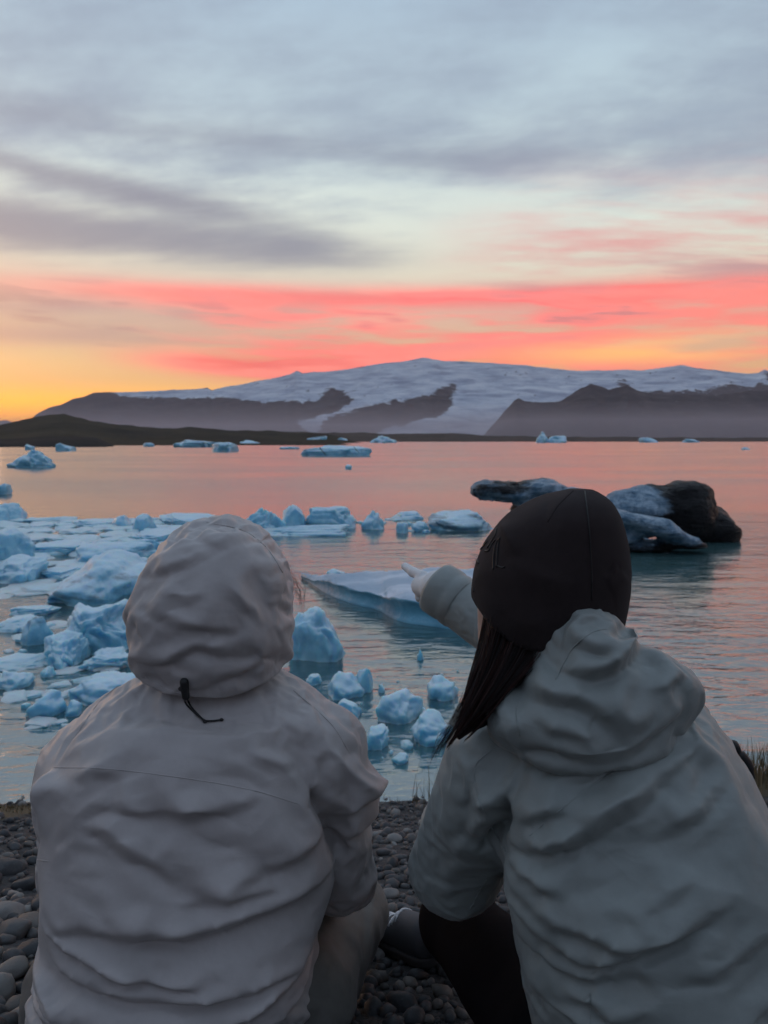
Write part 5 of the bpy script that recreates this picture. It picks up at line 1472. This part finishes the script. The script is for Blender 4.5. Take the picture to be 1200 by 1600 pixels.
# beanie
ben = Loft([(765, 888, 926, 1.215, .02), (770, 862, 940, 1.215, .045), (780, 836, 951, 1.215, .068), (795, 808, 961, 1.215, .086), (815, 784, 969, 1.215, .10), (850, 757, 977, 1.22, .112), (890, 741, 981, 1.22, .117), (930, 736, 978, 1.22, .115), (965, 740, 972, 1.22, .112),
            (1000, 752, 962, 1.22, .108), (1040, 770, 950, 1.22, .10)], 2.15, 4)
b0, b1 = P(738, 938, 1.22), P(846, 1018, 1.12)
def beanie(p):
    d = ben(p)
    x = p[:, 0]; zb = b1[2] + (b0[2] - b1[2]) * np.clip((b1[0] - x) / (b1[0] - b0[0]), -.2, 1.3) ** 1 * 1.0
    t = np.clip((b1[0] - x) / (b1[0] - b0[0]), 0, 1.2); zb = b1[2] + (b0[2] - b1[2]) * t ** 2.2
    zb = zb + 0.25 * np.maximum(p[:, 1] - 1.2, 0)
    return -smin(-d, -(zb - p[:, 2]), .006)
FB = [('r', 5, 14, [(782, 812), (800, 832), (815, 872)]), ('v', 6, 12, [(784, 822), (772, 842), (764, 862)]), ('c', 6, 16, [(975, 885), (962, 896), (950, 900)]), ('v', 5, 10, [(985, 895), (970, 900), (955, 910)]),
      ('r', 4, 26, [(800, 880), (840, 900), (900, 910)]), ('v', 3, 6, [(916, 766), (921, 820), (924, 880), (925, 940)]), ('v', 3, 6, [(890, 766), (862, 800), (850, 840)]), ('r', 4, 20, [(870, 960), (830, 975), (790, 968)])]
lo = np.array([P(725, 900, 1.22)[0] - .02, 1.08, P(850, 1030, 1.15)[2] - .02]); hi = np.array([P(990, 900, 1.22)[0] + .02, 1.36, P(900, 760, 1.22)[2] + .02])
BE = garment('beanie', beanie, lo, hi, .004, M_BEANIE, None, FB, 1.105, lambda v, n: wrinkle(v, 8.0, .0016, 12.0, (1, 1, 1)) )
under(BE, PR); BE['label'] = 'dark brown beanie with black stitched lettering'
seam(BE, [(914, 768), (920, 820), (924, 880), (925, 938)], .0011, mat=M_THREAD); seam(BE, [(896, 766), (872, 790), (856, 815)], .0009)
# stitched lettering strokes, partly turned out of sight as in the photograph
for pts in ([(776, 826), (774, 836), (768, 846), (762, 856)], [(762, 846), (757, 852), (750, 860), (746, 866)], [(782, 840), (776, 848), (772, 866), (771, 890)], [(781, 840), (778, 858), (776, 886)],
            [(758, 861), (764, 860), (768, 852), (774, 844)], [(778, 884), (784, 887), (789, 886)], [(741, 873), (746, 876), (748, 880)], [(735, 892), (736, 900), (735, 908)], [(738, 914), (740, 920), (741, 924)]):
    seam(BE, pts, .0014, 'letter_stitching', M_THREAD, .0006)
# body: head, neck, arms
hcR = P(823, 955, 1.235)
hdR = head_sdf(hcR, 24, 1.04, False)
nkR = P(885, 1090, 1.21)
def bodyR(p):
    d = smin(hdR(p), sd_cone(p, nkR, hcR + [.01, -.01, -.05], .055, .052), .03)
    d = smin(d, torsoR(p) + .035, .03)
    d = smin(d, sd_chain(p, [sL, eL, wL], [.05, .045, .032]), .02); d = smin(d, sd_chain(p, [sR, eR, wR], [.05, .042, .030]), .02)
    return d
v, f, n = surface_nets(bodyR, np.array([eL[0] - .1, 1.0, eL[2] - .35]), np.array([sR[0] + .25, 1.80, hcR[2] + .16]), .010, 1)
under(obj('body', mesh_from('body', v, f), M_SKIN), PR)
# gloved pointing hand: knit cuff, palm, five fingers
hx = P(684, 916, 1.79); kn = P(660, 908, 1.86); tip = P(633, 885, 1.95)
sdv = np.array([0.0, 0.0, 1.0])
ax = (kn - hx) / np.linalg.norm(kn - hx)
vv = np.cross(ax, [1.0, 0, 0]); lat = np.array([-.25, .35, -.9]); lat -= ax * (lat @ ax); lat /= np.linalg.norm(lat); nor = np.cross(ax, lat)
def glove(p):
    d = sd_cone(p, wR + tw * .03, hx, .034, .036)
    d = smin(d, sd_cone(p, hx + lat * .006, kn + lat * .012, .030, .026), .02)
    mid = kn + (tip - kn) * .52 + np.array([0, 0, .003])
    d = smin(d, sd_chain(p, [kn - lat * .012, mid, tip], [.0135, .0118, .0098], .006), .008)
    for k in range(3):
        s0 = kn + lat * (.006 + .017 * k) + ax * .004; m0 = s0 + ax * (.030 - .003 * k) - nor * .012; e0 = m0 - ax * .012 - nor * .028; g0 = e0 - ax * .022 - nor * .004
        d = smin(d, sd_chain(p, [s0, m0, e0, g0], [.0125, .0118, .0108, .0098], .005), .004)
    t0 = hx - lat * .018 - nor * .022; d = smin(d, sd_chain(p, [t0, t0 + ax * .035 - nor * .010, t0 + ax * .058 + lat * .012 - nor * .014], [.015, .0122, .0105], .006), .008)
    return d
lo = np.minimum.reduce([wR, hx, kn, tip]) - .08; hi = np.maximum.reduce([wR, hx, kn, tip]) + .08
v, f, n = surface_nets(glove, lo, hi, .0028, 2)
axh = (hx - wR) / np.linalg.norm(hx - wR); s_ = (v - wR) @ axh
ang = np.arctan2((v - wR) @ np.cross(axh, [0, 0, 1.0]), (v - wR)[:, 2])
v = v + n * (.0005 * np.sin(ang * 34) * sstep(s_, .062, .045))[:, None]
under(obj('glove', mesh_from('glove', v, f), M_GLOVE), PR)
# long dark hair from under the beanie, in locks that gather towards the tip
rs = np.random.RandomState(12); lines = []
def hair_path(s, t):
    R0 = np.array([766 + 82 * s, 965 + 43 * s, 1.180 - .03 * s]); M1 = np.array([752 + 67 * s, 1045 + 6 * s, 1.160 - .04 * s]); M2 = np.array([724 + 50 * s, 1108 + 4 * s, 1.12]); T = np.array([688 + 16 * s, 1172 - 6 * s, 1.085])
    return ((1 - t) ** 3) * R0 + 3 * t * (1 - t) ** 2 * M1 + 3 * t * t * (1 - t) * M2 + t ** 3 * T
locks = [(s, rs.uniform(.58, 1.0)) for s in np.linspace(0.0, 1.0, 22)]
for s0, tend in locks:
    tend = max(tend, .62 + .3 * s0 * 0)
    wob = rs.uniform(-1, 1, 2) * 22
    for k in range(74):
        ds = rs.normal(0, .042); te = tend * rs.uniform(.82, 1.03); dy = rs.normal(0, .010)
        pts = []
        for t in np.linspace(0, te, 10):
            cl = 1 - .75 * (t / tend) ** 1.5
            q = hair_path(s0 + ds * cl, t) + np.array([wob[0] * math.sin(5 * t + s0 * 40) * .5 * t, wob[1] * t * .4, dy * cl - .012 * math.sin(math.pi * t)])
            pts.append(P(*q))
        lines.append((np.array(pts) + rs.normal(0, .0009, (1, 3)), np.array([.00062] * 6 + [.00055, .00045, .0003, .00012])))
for k in range(90):                         # loose flyaways
    s0 = rs.uniform(-.06, .25); t0 = rs.uniform(.15, .5); te = rs.uniform(.7, 1.1)
    pts = [P(*(hair_path(s0, t) + np.array([rs.normal(0, 1.0) - 14 * (t - t0) * rs.uniform(.4, 1.2), 10 * (t - t0) * rs.normal(0, 1), 0]))) for t in np.linspace(t0, te, 7)]
    lines.append((catmull(pts, 2), np.linspace(.0004, .00014, 13)))
HA = under(multi_tube('hair', lines, M_HAIR, None, 4), PR)
def hairmass(p):
    return sd_chain(p, [P(806, 985, 1.20), P(795, 1030, 1.185), P(774, 1075, 1.165), P(746, 1115, 1.14), P(716, 1150, 1.11)], [.050, .040, .028, .015, .004], .02)
v, f, n = surface_nets(hairmass, P(700, 1180, 1.15) - .06, P(880, 920, 1.2) + .09, .006, 1)
q = v - P(806, 985, 1.19); an = np.arctan2(q[:, 1], q[:, 0]); v = v + n * (.002 * np.sin(an * 18 + 3 * pnoise(v * 14)))[:, None]
obj('hair_mass', mesh_from('hair_mass', v, f), M_HAIR, HA).location = (0, 0, 0)
# black strap end showing beyond the right shoulder
stp = [P(1138, 1162, 1.24), P(1148, 1168, 1.24), P(1154, 1178, 1.24), P(1160, 1184, 1.24), P(1168, 1196, 1.24), P(1172, 1215, 1.24)]
V_, F_ = tube(catmull(stp, 4), np.array([.006, .009, .010, .010, .009, .008, .007, .007, .008, .009, .009, .009, .009, .009, .009, .009, .009, .009, .008, .008, .008])[:len(catmull(stp, 4))], 8)
o = obj('bag_strap', mesh_from('bag_strap', V_, F_), M_CORD); under(o, PR)
# trousers and shoes
hpL, hpR = P(880, 1640, 1.20), P(1160, 1640, 1.20)
kL2 = P(716, 1440, 1.56); aL2 = P(690, 1505, 1.84); aL2[2] = shore_z(aL2[0], aL2[1]) + .10
kR2 = P(1130, 1440, 1.58); aR2 = P(1100, 1520, 1.80); aR2[2] = shore_z(aR2[0], aR2[1]) + .10
def trousR(p):
    d = sd_cone(p, hpL, kL2, .10, .076); d = smin(d, sd_cone(p, kL2, aL2, .074, .05), .03)
    d = smin(d, sd_cone(p, hpR, kR2, .10, .076), .05); d = smin(d, sd_cone(p, kR2, aR2, .074, .05), .03)
    return smin(d, sd_cone(p, hpL, hpR, .1, .1), .05)
lo = np.minimum.reduce([hpL, aL2, kL2]) - .15; hi = np.maximum.reduce([hpR, kR2, aR2, aL2]) + .15
TR = garment('trousers', trousR, lo, hi, .009, M_TR, None, [], 1.4, lambda v, n: wrinkle(v, 3, .005, 11, (1, 1, 1)))
under(TR, PR)
hl = P(682, 1520, 1.82); hl[2] = shore_z(hl[0], hl[1]) + .012; to = hl + np.array([-.155, .215, 0]); to[2] = shore_z(to[0], to[1]) + .015
shoe(PR, 'shoe', hl, to, (M_SHOE, M_SOLE))
h2 = np.array([aR2[0], aR2[1] - .03, 0]); h2[2] = shore_z(h2[0], h2[1]) + .012; t2 = h2 + [0, .27, 0]; t2[2] = shore_z(t2[0], t2[1]) + .015
shoe(PR, 'shoe', h2, t2, (M_SHOE, M_SOLE))
